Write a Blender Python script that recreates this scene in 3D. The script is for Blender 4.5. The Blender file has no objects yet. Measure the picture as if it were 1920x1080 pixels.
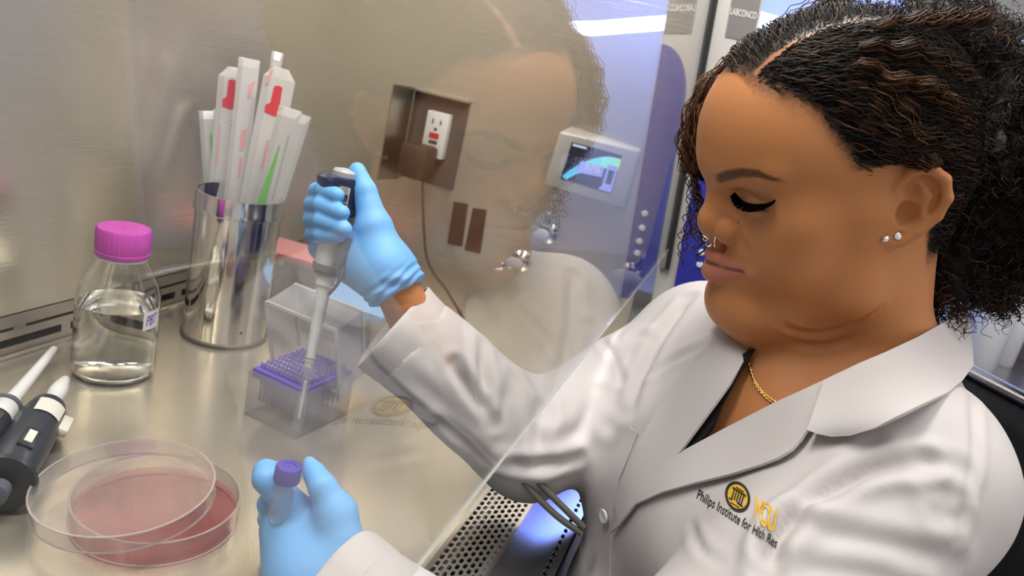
import bpy, bmesh, math, random
import numpy as np
from mathutils import Vector, Matrix
from mathutils.bvhtree import BVHTree

scene = bpy.context.scene
COL = scene.collection
PI = math.pi

# ------------------------------------------------------------------ camera
# world: X runs along the cabinet towards its right end wall, Y towards its back wall,
# Z up; the work surface is at Z = 0
FPX = 1442.5
CAMR = np.array([[0.31099516, 0.20153516, -0.92879793],
                 [-0.92548563, 0.2865622, -0.2477064],
                 [0.21623683, 0.93662462, 0.27563736]])
CAMP = np.array([0.0, 0.0, 0.40])
cam_d = bpy.data.cameras.new('camera')
cam = bpy.data.objects.new('camera', cam_d)
COL.objects.link(cam)
m4 = np.eye(4); m4[:3, :3] = CAMR; m4[:3, 3] = CAMP
cam.matrix_world = Matrix(m4.tolist())
cam_d.sensor_width = 36.0
cam_d.lens = FPX / 1920 * 36.0
cam_d.clip_start = 0.01
cam_d.dof.use_dof = True
cam_d.dof.focus_distance = 0.58
cam_d.dof.aperture_fstop = 9.0
scene.camera = cam

# ------------------------------------------------------------------ world and lights
w = bpy.data.worlds.new('World'); scene.world = w; w.use_nodes = True
w.node_tree.nodes['Background'].inputs[0].default_value = (0.93, 0.92, 0.90, 1)
w.node_tree.nodes['Background'].inputs[1].default_value = 0.60

def area(name, loc, target, size, size_y, power, col=(1, 1, 1)):
    l = bpy.data.lights.new(name, 'AREA'); l.shape = 'RECTANGLE'
    l.size = size; l.size_y = size_y; l.energy = power; l.color = col
    o = bpy.data.objects.new(name, l); COL.objects.link(o)
    o.location = loc
    o.rotation_euler = (Vector(target) - Vector(loc)).to_track_quat('-Z', 'Y').to_euler()
    return o

area('cabinet_tube_light', (0.50, 0.22, 0.96), (0.52, 0.26, 0.0), 1.1, 0.16, 15.0, (1.0, 0.96, 0.89))
area('unseen_room_light', (0.15, 0.0, 1.65), (0.6, -0.02, 0.25), 1.2, 0.6, 9.0, (1.0, 0.96, 0.92))  # unseen key light, added for the face and coat
area('unseen_room_light', (1.3, -1.2, 1.9), (0.6, -0.1, 0.2), 1.2, 0.5, 4.0, (1.0, 0.97, 0.95))
area('unseen_room_light', (0.2, -1.7, 1.9), (0.2, -2.8, 0.5), 1.6, 0.5, 45.0, (1.0, 0.96, 0.91))  # added out of view to brighten the front wall that the steel reflects

vs = scene.view_settings
vs.view_transform = 'Standard'; vs.look = 'None'; vs.gamma = 1.0; vs.exposure = 0.0
vs.use_curve_mapping = False
scene.cycles.use_denoising = True
scene.cycles.max_bounces = 14
scene.cycles.transparent_max_bounces = 24
scene.cycles.transmission_bounces = 12
scene.cycles.glossy_bounces = 6
scene.cycles.sample_clamp_indirect = 6.0
scene.cycles.caustics_refractive = True
scene.cycles.caustics_reflective = False

# ------------------------------------------------------------------ measuring helpers
def ray(px):
    v = CAMR @ np.array([px[0] - 960.0, 540.0 - px[1], -FPX])
    return v / np.linalg.norm(v)
def at(px, d):
    """point seen at pixel px, at optical depth d"""
    return CAMP + CAMR @ np.array([(px[0] - 960.0) / FPX * d, (540.0 - px[1]) / FPX * d, -d])
def onZ(px, z=0.0):
    r = ray(px); return CAMP + r * ((z - CAMP[2]) / r[2])
def onX(px, x):
    r = ray(px); return CAMP + r * (x / r[0])
def onY(px, y):
    r = ray(px); return CAMP + r * (y / r[1])
def nrm(v):
    v = np.asarray(v, float); return v / (np.linalg.norm(v) + 1e-12)

# ------------------------------------------------------------------ materials
MATS = {}
def nodes_of(m):
    m.use_nodes = True
    return m.node_tree.nodes, m.node_tree.links
def mat(name, col, rough=0.5, metal=0.0, spec=0.5, emit=None, estr=0.0, noise=None, bump=None, sub=0.0, trans=0.0, ior=1.45, coat=0.0, aniso=0.0):
    """noise=(scale xyz, amount): colour grain; bump=(scale xyz, strength)"""
    if name in MATS: return MATS[name]
    m = bpy.data.materials.new(name); N, L = nodes_of(m); b = N['Principled BSDF']
    b.inputs['Base Color'].default_value = (*col, 1)
    b.inputs['Roughness'].default_value = rough
    b.inputs['Metallic'].default_value = metal
    b.inputs['Specular IOR Level'].default_value = spec
    b.inputs['IOR'].default_value = ior
    b.inputs['Transmission Weight'].default_value = trans
    b.inputs['Coat Weight'].default_value = coat
    b.inputs['Anisotropic'].default_value = aniso
    if sub:
        b.inputs['Subsurface Weight'].default_value = sub
        b.inputs['Subsurface Radius'].default_value = (0.009, 0.004, 0.002)
        b.inputs['Subsurface Scale'].default_value = 1.0
    if emit:
        b.inputs['Emission Color'].default_value = (*emit, 1); b.inputs['Emission Strength'].default_value = estr
    if noise or bump:
        tc = N.new('ShaderNodeTexCoord')
    if noise:
        mp = N.new('ShaderNodeMapping'); mp.inputs['Scale'].default_value = noise[0]
        n = N.new('ShaderNodeTexNoise'); n.inputs['Scale'].default_value = 1; n.inputs['Detail'].default_value = 4
        r = N.new('ShaderNodeMapRange'); r.inputs['To Min'].default_value = 1 - noise[1]; r.inputs['To Max'].default_value = 1 + noise[1]
        mx = N.new('ShaderNodeMix'); mx.data_type = 'RGBA'; mx.blend_type = 'MULTIPLY'; mx.inputs[0].default_value = 1
        L.new(tc.outputs['Object'], mp.inputs[0]); L.new(mp.outputs[0], n.inputs['Vector']); L.new(n.outputs['Fac'], r.inputs[0])
        mx.inputs[6].default_value = (*col, 1); L.new(r.outputs[0], mx.inputs[7]); L.new(mx.outputs[2], b.inputs['Base Color'])
    if bump:
        mp = N.new('ShaderNodeMapping'); mp.inputs['Scale'].default_value = bump[0]
        n = N.new('ShaderNodeTexNoise'); n.inputs['Scale'].default_value = 1; n.inputs['Detail'].default_value = 3
        bp = N.new('ShaderNodeBump'); bp.inputs['Strength'].default_value = bump[1]; bp.inputs['Distance'].default_value = 0.001
        L.new(tc.outputs['Object'], mp.inputs[0]); L.new(mp.outputs[0], n.inputs['Vector']); L.new(n.outputs['Fac'], bp.inputs['Height']); L.new(bp.outputs[0], b.inputs['Normal'])
    MATS[name] = m
    return m
def vcol_mat(name, rough=0.5, spec=0.5, sub=0.0, bump=None, sheen=0.0):
    m = mat(name, (1, 1, 1), rough, 0, spec, bump=bump, sub=sub)
    N, L = nodes_of(m); a = N.new('ShaderNodeVertexColor'); a.layer_name = 'Col'
    L.new(a.outputs[0], N['Principled BSDF'].inputs['Base Color'])
    N['Principled BSDF'].inputs['Sheen Weight'].default_value = sheen
    return m
def pane_mat(name, tint=(1, 1, 1), f0=0.04, rough=0.0, haze=0.0, hazecol=(1, 1, 1)):
    """thin clear sheet: transparent body with a Schlick mirror coat, plus an optional milky share"""
    if name in MATS: return MATS[name]
    m = bpy.data.materials.new(name); N, L = nodes_of(m); N.remove(N['Principled BSDF']); out = N['Material Output']
    t = N.new('ShaderNodeBsdfTransparent'); t.inputs[0].default_value = (*tint, 1)
    g = N.new('ShaderNodeBsdfGlossy'); g.inputs['Roughness'].default_value = rough
    geo = N.new('ShaderNodeNewGeometry'); d = N.new('ShaderNodeVectorMath'); d.operation = 'DOT_PRODUCT'
    L.new(geo.outputs['Incoming'], d.inputs[0]); L.new(geo.outputs['Normal'], d.inputs[1])
    def ma(op, a, b):
        n = N.new('ShaderNodeMath'); n.operation = op
        for i, v in enumerate((a, b)):
            if v is None: continue
            if isinstance(v, (int, float)): n.inputs[i].default_value = v
            else: L.new(v, n.inputs[i])
        return n.outputs[0]
    c = ma('ABSOLUTE', d.outputs['Value'], None); c = ma('SUBTRACT', 1.0, c); c = ma('POWER', c, 5.0)
    c = ma('MULTIPLY', c, 1 - f0); c = ma('ADD', c, f0)
    body = t.outputs[0]
    if haze:
        df = N.new('ShaderNodeBsdfDiffuse'); df.inputs[0].default_value = (*hazecol, 1)
        tl = N.new('ShaderNodeBsdfTranslucent'); tl.inputs[0].default_value = (*hazecol, 1)
        m1 = N.new('ShaderNodeMixShader'); m1.inputs[0].default_value = 0.5
        L.new(df.outputs[0], m1.inputs[1]); L.new(tl.outputs[0], m1.inputs[2])
        m0 = N.new('ShaderNodeMixShader'); m0.inputs[0].default_value = haze
        L.new(t.outputs[0], m0.inputs[1]); L.new(m1.outputs[0], m0.inputs[2]); body = m0.outputs[0]
    mx = N.new('ShaderNodeMixShader'); L.new(c, mx.inputs[0]); L.new(body, mx.inputs[1]); L.new(g.outputs[0], mx.inputs[2])
    L.new(mx.outputs[0], out.inputs[0])
    MATS[name] = m
    return m

# ------------------------------------------------------------------ object helpers
def empty(name, loc=(0, 0, 0), label=None, cat=None, group=None, kind=None, parent=None):
    o = bpy.data.objects.new(name, None); COL.objects.link(o); o.location = Vector([float(v) for v in loc])
    o.empty_display_size = 0.02
    if parent: o.parent = parent
    tag(o, label, cat, group, kind); return o
def tag(o, label=None, cat=None, group=None, kind=None):
    if label: o['label'] = label
    if cat: o['category'] = cat
    if group: o['group'] = group
    if kind: o['kind'] = kind
    return o
def world_of(o):
    M = Matrix.Identity(4)
    while o is not None:
        M = o.matrix_basis @ M; o = o.parent
    return M
def mesh_obj(name, verts, faces, material, parent=None, smooth=True, world=True, cols=None):
    """verts in world space (world=True) or in the parent's space"""
    me = bpy.data.meshes.new(name)
    v = np.asarray(verts, float)
    if parent is not None and world:
        Mi = np.array(world_of(parent).inverted()); v = v @ Mi[:3, :3].T + Mi[:3, 3]
    if isinstance(faces, np.ndarray) and faces.ndim == 2 and len(faces):
        nf, k = faces.shape
        me.vertices.add(len(v)); me.vertices.foreach_set('co', v.astype(np.float32).ravel())
        me.loops.add(nf * k); me.loops.foreach_set('vertex_index', faces.astype(np.int32).ravel())
        me.polygons.add(nf); me.polygons.foreach_set('loop_start', np.arange(0, nf * k, k, dtype=np.int32))
        me.update(calc_edges=True)
    else:
        me.from_pydata([tuple(p) for p in v], [], [tuple(int(i) for i in q) for q in faces])
    if cols is not None:
        a = me.color_attributes.new('Col', 'FLOAT_COLOR', 'POINT')
        c = np.ones((len(v), 4), np.float32); c[:, :3] = cols; a.data.foreach_set('color', c.ravel())
    me.polygons.foreach_set('use_smooth', [bool(smooth)] * len(me.polygons))
    if material: me.materials.append(material)
    o = bpy.data.objects.new(name, me); COL.objects.link(o)
    if parent is not None: o.parent = parent
    return o
def bm_obj(name, bm, material, parent=None, smooth=False, world=True):
    me = bpy.data.meshes.new(name)
    if parent is not None and world: bm.transform(world_of(parent).inverted())
    bmesh.ops.recalc_face_normals(bm, faces=bm.faces)
    bm.to_mesh(me); bm.free()
    me.polygons.foreach_set('use_smooth', [smooth] * len(me.polygons))
    if material: me.materials.append(material)
    o = bpy.data.objects.new(name, me); COL.objects.link(o)
    if parent is not None: o.parent = parent
    return o
def autosmooth(o, ang=35):
    me = o.data
    bm = bmesh.new(); bm.from_mesh(me)
    for e in bm.edges:
        if len(e.link_faces) == 2 and e.calc_face_angle(0) > math.radians(ang): e.smooth = False
    for f in bm.faces: f.smooth = True
    bm.to_mesh(me); bm.free(); return o
def box_bm(bm, c, size, axes=None, bevel=0.0, seg=2):
    r = bmesh.ops.create_cube(bm, size=1.0)
    vs_ = r['verts']
    M = Matrix.Identity(4)
    A = np.eye(3) if axes is None else np.array(axes, float).T
    for i in range(3):
        for j in range(3): M[i][j] = A[i][j] * size[j]
        M[i][3] = float(c[i])
    if bevel:
        for v in vs_: v.co = Vector((v.co.x * size[0], v.co.y * size[1], v.co.z * size[2]))
        es = list({e for v in vs_ for e in v.link_edges})
        rr = bmesh.ops.bevel(bm, geom=es, offset=bevel, segments=seg, profile=0.5, affect='EDGES')
        vs_ = list({v for f in rr['faces'] for v in f.verts} | {v for v in vs_ if v.is_valid})
        M2 = Matrix.Identity(4)
        for i in range(3):
            for j in range(3): M2[i][j] = A[i][j]
            M2[i][3] = float(c[i])
        M = M2
    bmesh.ops.transform(bm, matrix=M, verts=vs_)
def box(name, c, size, material, parent=None, axes=None, bevel=0.0, seg=2):
    bm = bmesh.new(); box_bm(bm, c, size, axes, bevel, seg)
    o = bm_obj(name, bm, material, parent)
    if bevel: autosmooth(o, 40)
    return o
def frame(axis, hint=(0, 0, 1)):
    z = nrm(axis); h = np.asarray(hint, float)
    if abs(z @ nrm(h)) > 0.98: h = np.array([1.0, 0, 0])
    x = nrm(np.cross(h, z)); y = np.cross(z, x); return x, y, z
def lathe(name, prof, base, axis, material, parent=None, n=48, close=True, smooth=True, ang=35, sx=1.0, hint=(0, 0, 1)):
    """prof: list of (radius, height along axis)"""
    x, y, z = frame(axis, hint); base = np.asarray(base, float)
    V = []; F = []
    for r, h in prof:
        for i in range(n):
            a = 2 * PI * i / n
            V.append(base + z * h + x * (r * math.cos(a) * sx) + y * (r * math.sin(a)))
    for k in range(len(prof) - 1):
        for i in range(n):
            F.append((k * n + i, k * n + (i + 1) % n, (k + 1) * n + (i + 1) % n, (k + 1) * n + i))
    if close:
        F.append(tuple(range(n))[::-1]); F.append(tuple((len(prof) - 1) * n + i for i in range(n)))
    o = mesh_obj(name, V, F, material, parent, smooth)
    if smooth: autosmooth(o, ang)
    return o
def tube_data(path, rad, n=8, cap=True):
    P = np.asarray(path, float); m = len(P)
    rad = np.broadcast_to(np.asarray(rad, float), (m,))
    T = np.gradient(P, axis=0); T /= np.linalg.norm(T, axis=1)[:, None] + 1e-12
    x, y, _ = frame(T[0]); V = []; F = []
    for k in range(m):
        x = nrm(x - T[k] * (x @ T[k])); y = np.cross(T[k], x)
        for i in range(n):
            a = 2 * PI * i / n; V.append(P[k] + rad[k] * (x * math.cos(a) + y * math.sin(a)))
    for k in range(m - 1):
        for i in range(n): F.append((k * n + i, k * n + (i + 1) % n, (k + 1) * n + (i + 1) % n, (k + 1) * n + i))
    if cap:
        F.append(tuple(range(n))[::-1]); F.append(tuple((m - 1) * n + i for i in range(n)))
    return V, F
def tube(name, path, rad, material, parent=None, n=10):
    V, F = tube_data(path, rad, n); return autosmooth(mesh_obj(name, V, F, material, parent), 50)
def spline(pts, n=8):
    """Catmull-Rom through pts"""
    P = np.asarray(pts, float); P = np.vstack([2 * P[0] - P[1], P, 2 * P[-1] - P[-2]]); out = []
    for i in range(1, len(P) - 2):
        for t in np.linspace(0, 1, n, endpoint=False):
            a, b, c, d = P[i - 1:i + 3]
            out.append(0.5 * (2 * b + (c - a) * t + (2 * a - 5 * b + 4 * c - d) * t * t + (3 * b - a - 3 * c + d) * t ** 3))
    out.append(P[-2]); return np.array(out)
def prism(name, poly, normal, depth, material, parent=None, bevel=0.0):
    """closed polygon (3-D points) pushed out by depth along normal"""
    bm = bmesh.new(); nv = Vector([float(v) for v in nrm(normal)])
    vs_ = [bm.verts.new(Vector([float(v) for v in p])) for p in poly]
    f = bm.faces.new(vs_)
    r = bmesh.ops.extrude_face_region(bm, geom=[f])
    bmesh.ops.translate(bm, vec=nv * depth, verts=[g for g in r['geom'] if isinstance(g, bmesh.types.BMVert)])
    if bevel: bmesh.ops.bevel(bm, geom=list(bm.edges), offset=bevel, segments=2, profile=0.5, affect='EDGES')
    o = bm_obj(name, bm, material, parent)
    if bevel: autosmooth(o, 40)
    return o
def text_polys(s, size=1.0, shear=0.0, bold=0.0):
    """2-D triangulated lettering from Blender's built-in font"""
    c = bpy.data.curves.new('lettering', 'FONT'); c.body = s; c.size = size; c.shear = shear; c.offset = bold; c.resolution_u = 4
    o = bpy.data.objects.new('lettering', c); COL.objects.link(o)
    dg = bpy.context.evaluated_depsgraph_get(); me = o.evaluated_get(dg).to_mesh()
    V = np.array([v.co[:2] for v in me.vertices]); F = [tuple(p.vertices) for p in me.polygons]
    o.evaluated_get(dg).to_mesh_clear(); bpy.data.objects.remove(o); bpy.data.curves.remove(c)
    return V, F
def flat_text(name, s, origin, u, v, height, material, parent, lift=0.0004, width=None):
    V, F = text_polys(s)
    V = V - V.min(0); h = V[:, 1].max(); sc = height / h; sx = sc if width is None else width / V[:, 0].max()
    n = nrm(np.cross(u, v)); P = np.asarray(origin)[None] + V[:, :1] * sx * np.asarray(u)[None] + V[:, 1:] * sc * np.asarray(v)[None] + n * lift
    return mesh_obj(name, P, F, material, parent, smooth=False)
def copy_tree(o, parent=None):
    c = o.copy(); COL.objects.link(c); c.parent = parent
    for ch in [k for k in bpy.data.objects if k.parent is o]: copy_tree(ch, c)
    return c
# ------------------------------------------------------------------ implicit modelling: fields on a rectilinear grid
class Field:
    def __init__(self, xs, ys, zs):
        self.ax = [np.asarray(a, np.float32) for a in (xs, ys, zs)]
        self.D = np.full([len(a) for a in self.ax], 1.0, np.float32)
    def _sl(self, lo, hi):
        s = []
        for a, l, h in zip(self.ax, lo, hi):
            i = max(int(np.searchsorted(a, l)) - 1, 0); j = min(int(np.searchsorted(a, h)) + 1, len(a)); s.append(slice(i, max(j, i + 1)))
        return tuple(s)
    def _xyz(self, sl):
        return (self.ax[0][sl[0]][:, None, None], self.ax[1][sl[1]][None, :, None], self.ax[2][sl[2]][None, None, :])
    def put(self, fn, lo, hi, k, mode):
        m = k + 0.004
        sl = self._sl([v - m for v in lo], [v + m for v in hi])
        d = fn(*self._xyz(sl)).astype(np.float32); a = self.D[sl]
        if mode == 'add':
            h = np.clip(0.5 + 0.5 * (d - a) / k, 0, 1); self.D[sl] = d * (1 - h) + a * h - k * h * (1 - h)
        else:   # smooth subtraction
            d = -d
            h = np.clip(0.5 - 0.5 * (d - a) / k, 0, 1); self.D[sl] = d * (1 - h) + a * h + k * h * (1 - h)
    def cone(self, a, b, r1, r2, k=0.01, mode='add'):
        a = np.asarray(a, float); b = np.asarray(b, float); ab = b - a; L2 = float(ab @ ab) + 1e-12
        R_ = max(r1, r2)
        def fn(X, Y, Z):
            t = np.clip(((X - a[0]) * ab[0] + (Y - a[1]) * ab[1] + (Z - a[2]) * ab[2]) / L2, 0, 1)
            q = (X - a[0] - t * ab[0]) ** 2 + (Y - a[1] - t * ab[1]) ** 2 + (Z - a[2] - t * ab[2]) ** 2
            return np.sqrt(q) - (r1 + (r2 - r1) * t)
        self.put(fn, np.minimum(a, b) - R_, np.maximum(a, b) + R_, k, mode)
    def ball(self, c, r, k=0.01, mode='add'):
        self.cone(c, np.asarray(c, float) + 1e-6, r, r, k, mode)
    def ell(self, c, r, k=0.01, mode='add', axes=None):
        c = np.asarray(c, float); A = np.eye(3) if axes is None else np.array(axes, float)
        ext = np.sqrt(((A * np.asarray(r)[:, None]) ** 2).sum(0))
        def fn(X, Y, Z):
            k0 = 0; k1 = 0
            for i in range(3):
                u = (X - c[0]) * A[i, 0] + (Y - c[1]) * A[i, 1] + (Z - c[2]) * A[i, 2]
                k0 = k0 + (u / r[i]) ** 2; k1 = k1 + (u / r[i] ** 2) ** 2
            k0 = np.sqrt(k0); k1 = np.sqrt(k1) + 1e-9
            return k0 * (k0 - 1) / k1
        self.put(fn, c - ext, c + ext, k, mode)
    def half(self, p, n, k=0.004):
        """keep only the side of the plane opposite to n"""
        p = np.asarray(p, float); n = nrm(n)
        X, Y, Z = self._xyz(tuple(slice(0, len(a)) for a in self.ax))
        d = ((X - p[0]) * n[0] + (Y - p[1]) * n[1] + (Z - p[2]) * n[2]).astype(np.float32)
        self.D = np.maximum(self.D, d)
    def cut(self, p, n, c, rad):
        """cut square by a plane, only within rad of c"""
        sl = self._sl(np.asarray(c) - rad, np.asarray(c) + rad); X, Y, Z = self._xyz(sl)
        d = ((X - p[0]) * n[0] + (Y - p[1]) * n[1] + (Z - p[2]) * n[2]).astype(np.float32)
        self.D[sl] = np.maximum(self.D[sl], np.where((X - c[0]) ** 2 + (Y - c[1]) ** 2 + (Z - c[2]) ** 2 < rad * rad, d, -1))
    def mesh(self):
        D = self.D; ax = self.ax; ins = D < 0
        nx, ny, nz = D.shape
        c = np.zeros((nx - 1, ny - 1, nz - 1), np.uint8)
        for i in (0, 1):
            for j in (0, 1):
                for k in (0, 1): c += ins[i:nx - 1 + i, j:ny - 1 + j, k:nz - 1 + k]
        act = (c > 0) & (c < 8); I, J, K = np.nonzero(act)
        idx = np.full(act.shape, -1, np.int32); idx[I, J, K] = np.arange(len(I))
        acc = np.zeros((len(I), 3)); cnt = np.zeros(len(I))
        off = [(i, j, k) for i in (0, 1) for j in (0, 1) for k in (0, 1)]
        for a_ in off:
            for d_ in range(3):
                if a_[d_]: continue
                b_ = list(a_); b_[d_] = 1
                da = D[I + a_[0], J + a_[1], K + a_[2]]; db = D[I + b_[0], J + b_[1], K + b_[2]]
                m = (da < 0) != (db < 0); t = np.where(m, da / np.where(m, da - db, 1), 0)
                p = [ax[0][I + a_[0]], ax[1][J + a_[1]], ax[2][K + a_[2]]]
                q = (ax[0][I + b_[0]], ax[1][J + b_[1]], ax[2][K + b_[2]])
                for e in range(3):
                    acc[:, e] += np.where(m, p[e] + t * (q[e] - p[e]), 0)
                cnt += m
        V = acc / cnt[:, None]
        Q = []
        for d_ in range(3):
            u, v = [(1, 2), (2, 0), (0, 1)][d_]
            sa = [slice(None)] * 3; sb = [slice(None)] * 3; sa[d_] = slice(0, -1); sb[d_] = slice(1, None)
            ch = ins[tuple(sa)] != ins[tuple(sb)]
            E = np.array(np.nonzero(ch)); ok = (E[u] > 0) & (E[v] > 0) & (E[u] < D.shape[u] - 1) & (E[v] < D.shape[v] - 1); E = E[:, ok]
            flip = ins[E[0], E[1], E[2]]
            def cell(du, dv):
                e = E.copy(); e[u] -= du; e[v] -= dv; return idx[e[0], e[1], e[2]]
            q = np.stack([cell(1, 1), cell(0, 1), cell(0, 0), cell(1, 0)], 1)
            q[~flip] = q[~flip][:, ::-1]; Q.append(q)
        Q = np.vstack(Q); Q = Q[(Q >= 0).all(1)]
        return V, Q
def vnormals(V, Q):
    n = np.cross(V[Q[:, 2]] - V[Q[:, 0]], V[Q[:, 3]] - V[Q[:, 1]]); N = np.zeros_like(V)
    for i in range(4): np.add.at(N, Q[:, i], n)
    return N / (np.linalg.norm(N, axis=1)[:, None] + 1e-12)
def relax(V, Q, it=2, lam=0.5):
    for _ in range(it):
        S = np.zeros_like(V); c = np.zeros(len(V))
        for i in range(4):
            for j in (1, 3):
                np.add.at(S, Q[:, i], V[Q[:, (i + j) % 4]]); np.add.at(c, Q[:, i], 1)
        V = V + lam * (S / np.maximum(c, 1)[:, None] - V)
    return V
def axis_fine(lo, hi, flo, fhi, fine, coarse):
    a = [flo]
    while a[-1] < fhi: a.append(a[-1] + fine)
    s = fine
    while a[-1] < hi: s = min(s * 1.15, coarse); a.append(a[-1] + s)
    b = [flo]; s = fine
    while b[-1] > lo: s = min(s * 1.15, coarse); b.append(b[-1] - s)
    return np.array(b[:0:-1] + a)
def seg_dist(P, path):
    """distance of points P to a polyline"""
    best = np.full(len(P), 9.0)
    for a, b in zip(path[:-1], path[1:]):
        ab = b - a; t = np.clip((P - a) @ ab / (ab @ ab + 1e-12), 0, 1)
        best = np.minimum(best, np.linalg.norm(P - a - t[:, None] * ab, axis=1))
    return best
def sm(a, b, x):
    t = np.clip((x - a) / (b - a), 0, 1); return t * t * (3 - 2 * t)
# ------------------------------------------------------------------ room shell
def plane_quad(name, pts, material, kind='structure'):
    o = prism(name, pts, np.cross(np.subtract(pts[1], pts[0]), np.subtract(pts[2], pts[0])), -0.05, material); o['kind'] = kind; return o
floor_m = mat('floor_vinyl', (0.10, 0.095, 0.09), 0.5, noise=((30, 30, 30), 0.15))
wall_m = mat('wall_paint', (0.72, 0.70, 0.67), 0.8, noise=((2, 2, 2), 0.04))
plane_quad('floor', [(-2.5, -2.8, -0.78), (3.3, -2.8, -0.78), (3.3, 1.2, -0.78), (-2.5, 1.2, -0.78)], floor_m)
plane_quad('wall_right', [(3.3, 1.2, -0.78), (3.3, -2.8, -0.78), (3.3, -2.8, 2.0), (3.3, 1.2, 2.0)][::-1], wall_m)
plane_quad('wall_front', [(-2.5, -2.8, -0.78), (3.3, -2.8, -0.78), (3.3, -2.8, 2.0), (-2.5, -2.8, 2.0)][::-1], wall_m)

# ------------------------------------------------------------------ safety cabinet: steel shell
steel = mat('brushed_steel', (0.76, 0.70, 0.59), 0.24, 0.82, noise=((3, 3, 260), 0.05), bump=((5, 5, 600), 0.25), aniso=0.0)
steel_t = mat('work_surface_steel', (0.70, 0.65, 0.56), 0.24, 0.75, noise=((4, 200, 4), 0.04), bump=((8, 350, 8), 0.06))
steel_d = mat('folded_steel', (0.55, 0.52, 0.47), 0.30, 1.0)
dark_gap = mat('dark_plenum', (0.008, 0.007, 0.006), 0.9)
LX, BY = 1.10, 0.663
cab = empty('safety_cabinet', (0.4, 0.4, -0.02), 'brushed stainless steel interior of the safety cabinet behind the glass', 'cabinet')
def yg(z): return 0.081 + 0.1 * (z - 0.2)          # sash plane
def perf(name, x0, x1, y0, y1, z, px_, py_, a, b, stag, material, parent, thick, axes=((1, 0, 0), (0, 1, 0)), n=12, org=None):
    """plate with rows of round-ended holes; u runs along axes[0], v along axes[1]"""
    U = np.array(axes[0], float); W = np.array(axes[1], float); N_ = np.cross(U, W); O = np.array(org if org is not None else (0, 0, z), float)
    V = []; F = []
    ny = max(1, int(round((y1 - y0) / py_))); py_ = (y1 - y0) / ny; nx = int((x1 - x0) / px_)
    for j in range(ny):
        yc = y0 + (j + 0.5) * py_; sh = (px_ / 2 if (j % 2 and stag) else 0.0)
        for i in range(nx):
            xc = x0 + (i + 0.5) * px_ + sh; k0 = len(V)
            for q in range(n):
                t = 2 * PI * (q + 0.5) / n; ca, sa = math.cos(t), math.sin(t)
                e = 0.6
                V.append((xc + a * abs(ca) ** e * (1 if ca > 0 else -1), yc + b * abs(sa) ** e * (1 if sa > 0 else -1)))
            for q in range(n):
                t = 2 * PI * (q + 0.5) / n; ca, sa = math.cos(t), math.sin(t); m = max(abs(ca), abs(sa))
                V.append((xc + px_ / 2 * ca / m, yc + py_ / 2 * sa / m))
            # square cell corners
            cs = []
            for sx, sy in ((1, 1), (-1, 1), (-1, -1), (1, -1)): cs.append(len(V)); V.append((xc + sx * px_ / 2, yc + sy * py_ / 2))
            for q in range(n): F.append((k0 + q, k0 + (q + 1) % n, k0 + n + (q + 1) % n, k0 + n + q))
            for c_, q in zip(cs, (n // 8, n // 8 + n // 4, n // 8 + n // 2, n // 8 + 3 * n // 4)):
                F.append((k0 + n + q, k0 + n + (q + 1) % n, c_)) if False else None
    P = np.array(V); P3 = O + P[:, :1] * U + P[:, 1:] * W
    o = mesh_obj(name, P3, [f for f in F if f], material, parent, smooth=False)
    md = o.modifiers.new('plate', 'SOLIDIFY'); md.thickness = thick; md.offset = -1
    return o
# work surface, back wall with two rows of exhaust slots, end walls, top diffuser
box('work_surface', (0.325, 0.4065, -0.010), (1.55, 0.511, 0.02), steel_t, cab)
box('back_panel', (0.325, BY + 0.006, 0.405), (1.55, 0.012, 0.72), steel, cab)
box('plenum', (0.325, BY + 0.05, 0.02), (1.55, 0.02, 0.12), dark_gap, cab)
box('slot_rail', (0.325, BY + 0.006, 0.005), (1.55, 0.012, 0.010), steel_d, cab)
box('slot_rail', (0.325, BY + 0.006, 0.0235), (1.55, 0.012, 0.009), steel_d, cab)
box('slot_rail', (0.325, BY + 0.006, 0.0390), (1.55, 0.012, 0.015), steel_d, cab)
xs_ = np.arange(-0.42, 1.09, 0.088)
for x_ in xs_: box('slot_bridge', (x_, BY + 0.006, 0.0145), (0.012, 0.012, 0.0092), steel_d, cab)
for x_ in xs_ + 0.03: box('slot_bridge', (x_, BY + 0.006, 0.0298), (0.014, 0.012, 0.0038), steel_d, cab)
box('cove', (0.325, BY - 0.008, -0.0035), (1.55, 0.016, 0.0072), steel_d, cab, axes=((1, 0, 0), (0, 0.98, 0.2), (0, -0.2, 0.98)))
box('end_wall', (LX + 0.006, 0.39, 0.38), (0.012, 0.56, 0.80), steel, cab)
box('end_wall', (-0.456, 0.39, 0.38), (0.012, 0.56, 0.80), steel, cab)
box('diffuser', (0.325, 0.40, 0.985), (1.55, 0.54, 0.01), mat('diffuser_white', (0.75, 0.73, 0.70), 0.6), cab)
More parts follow.
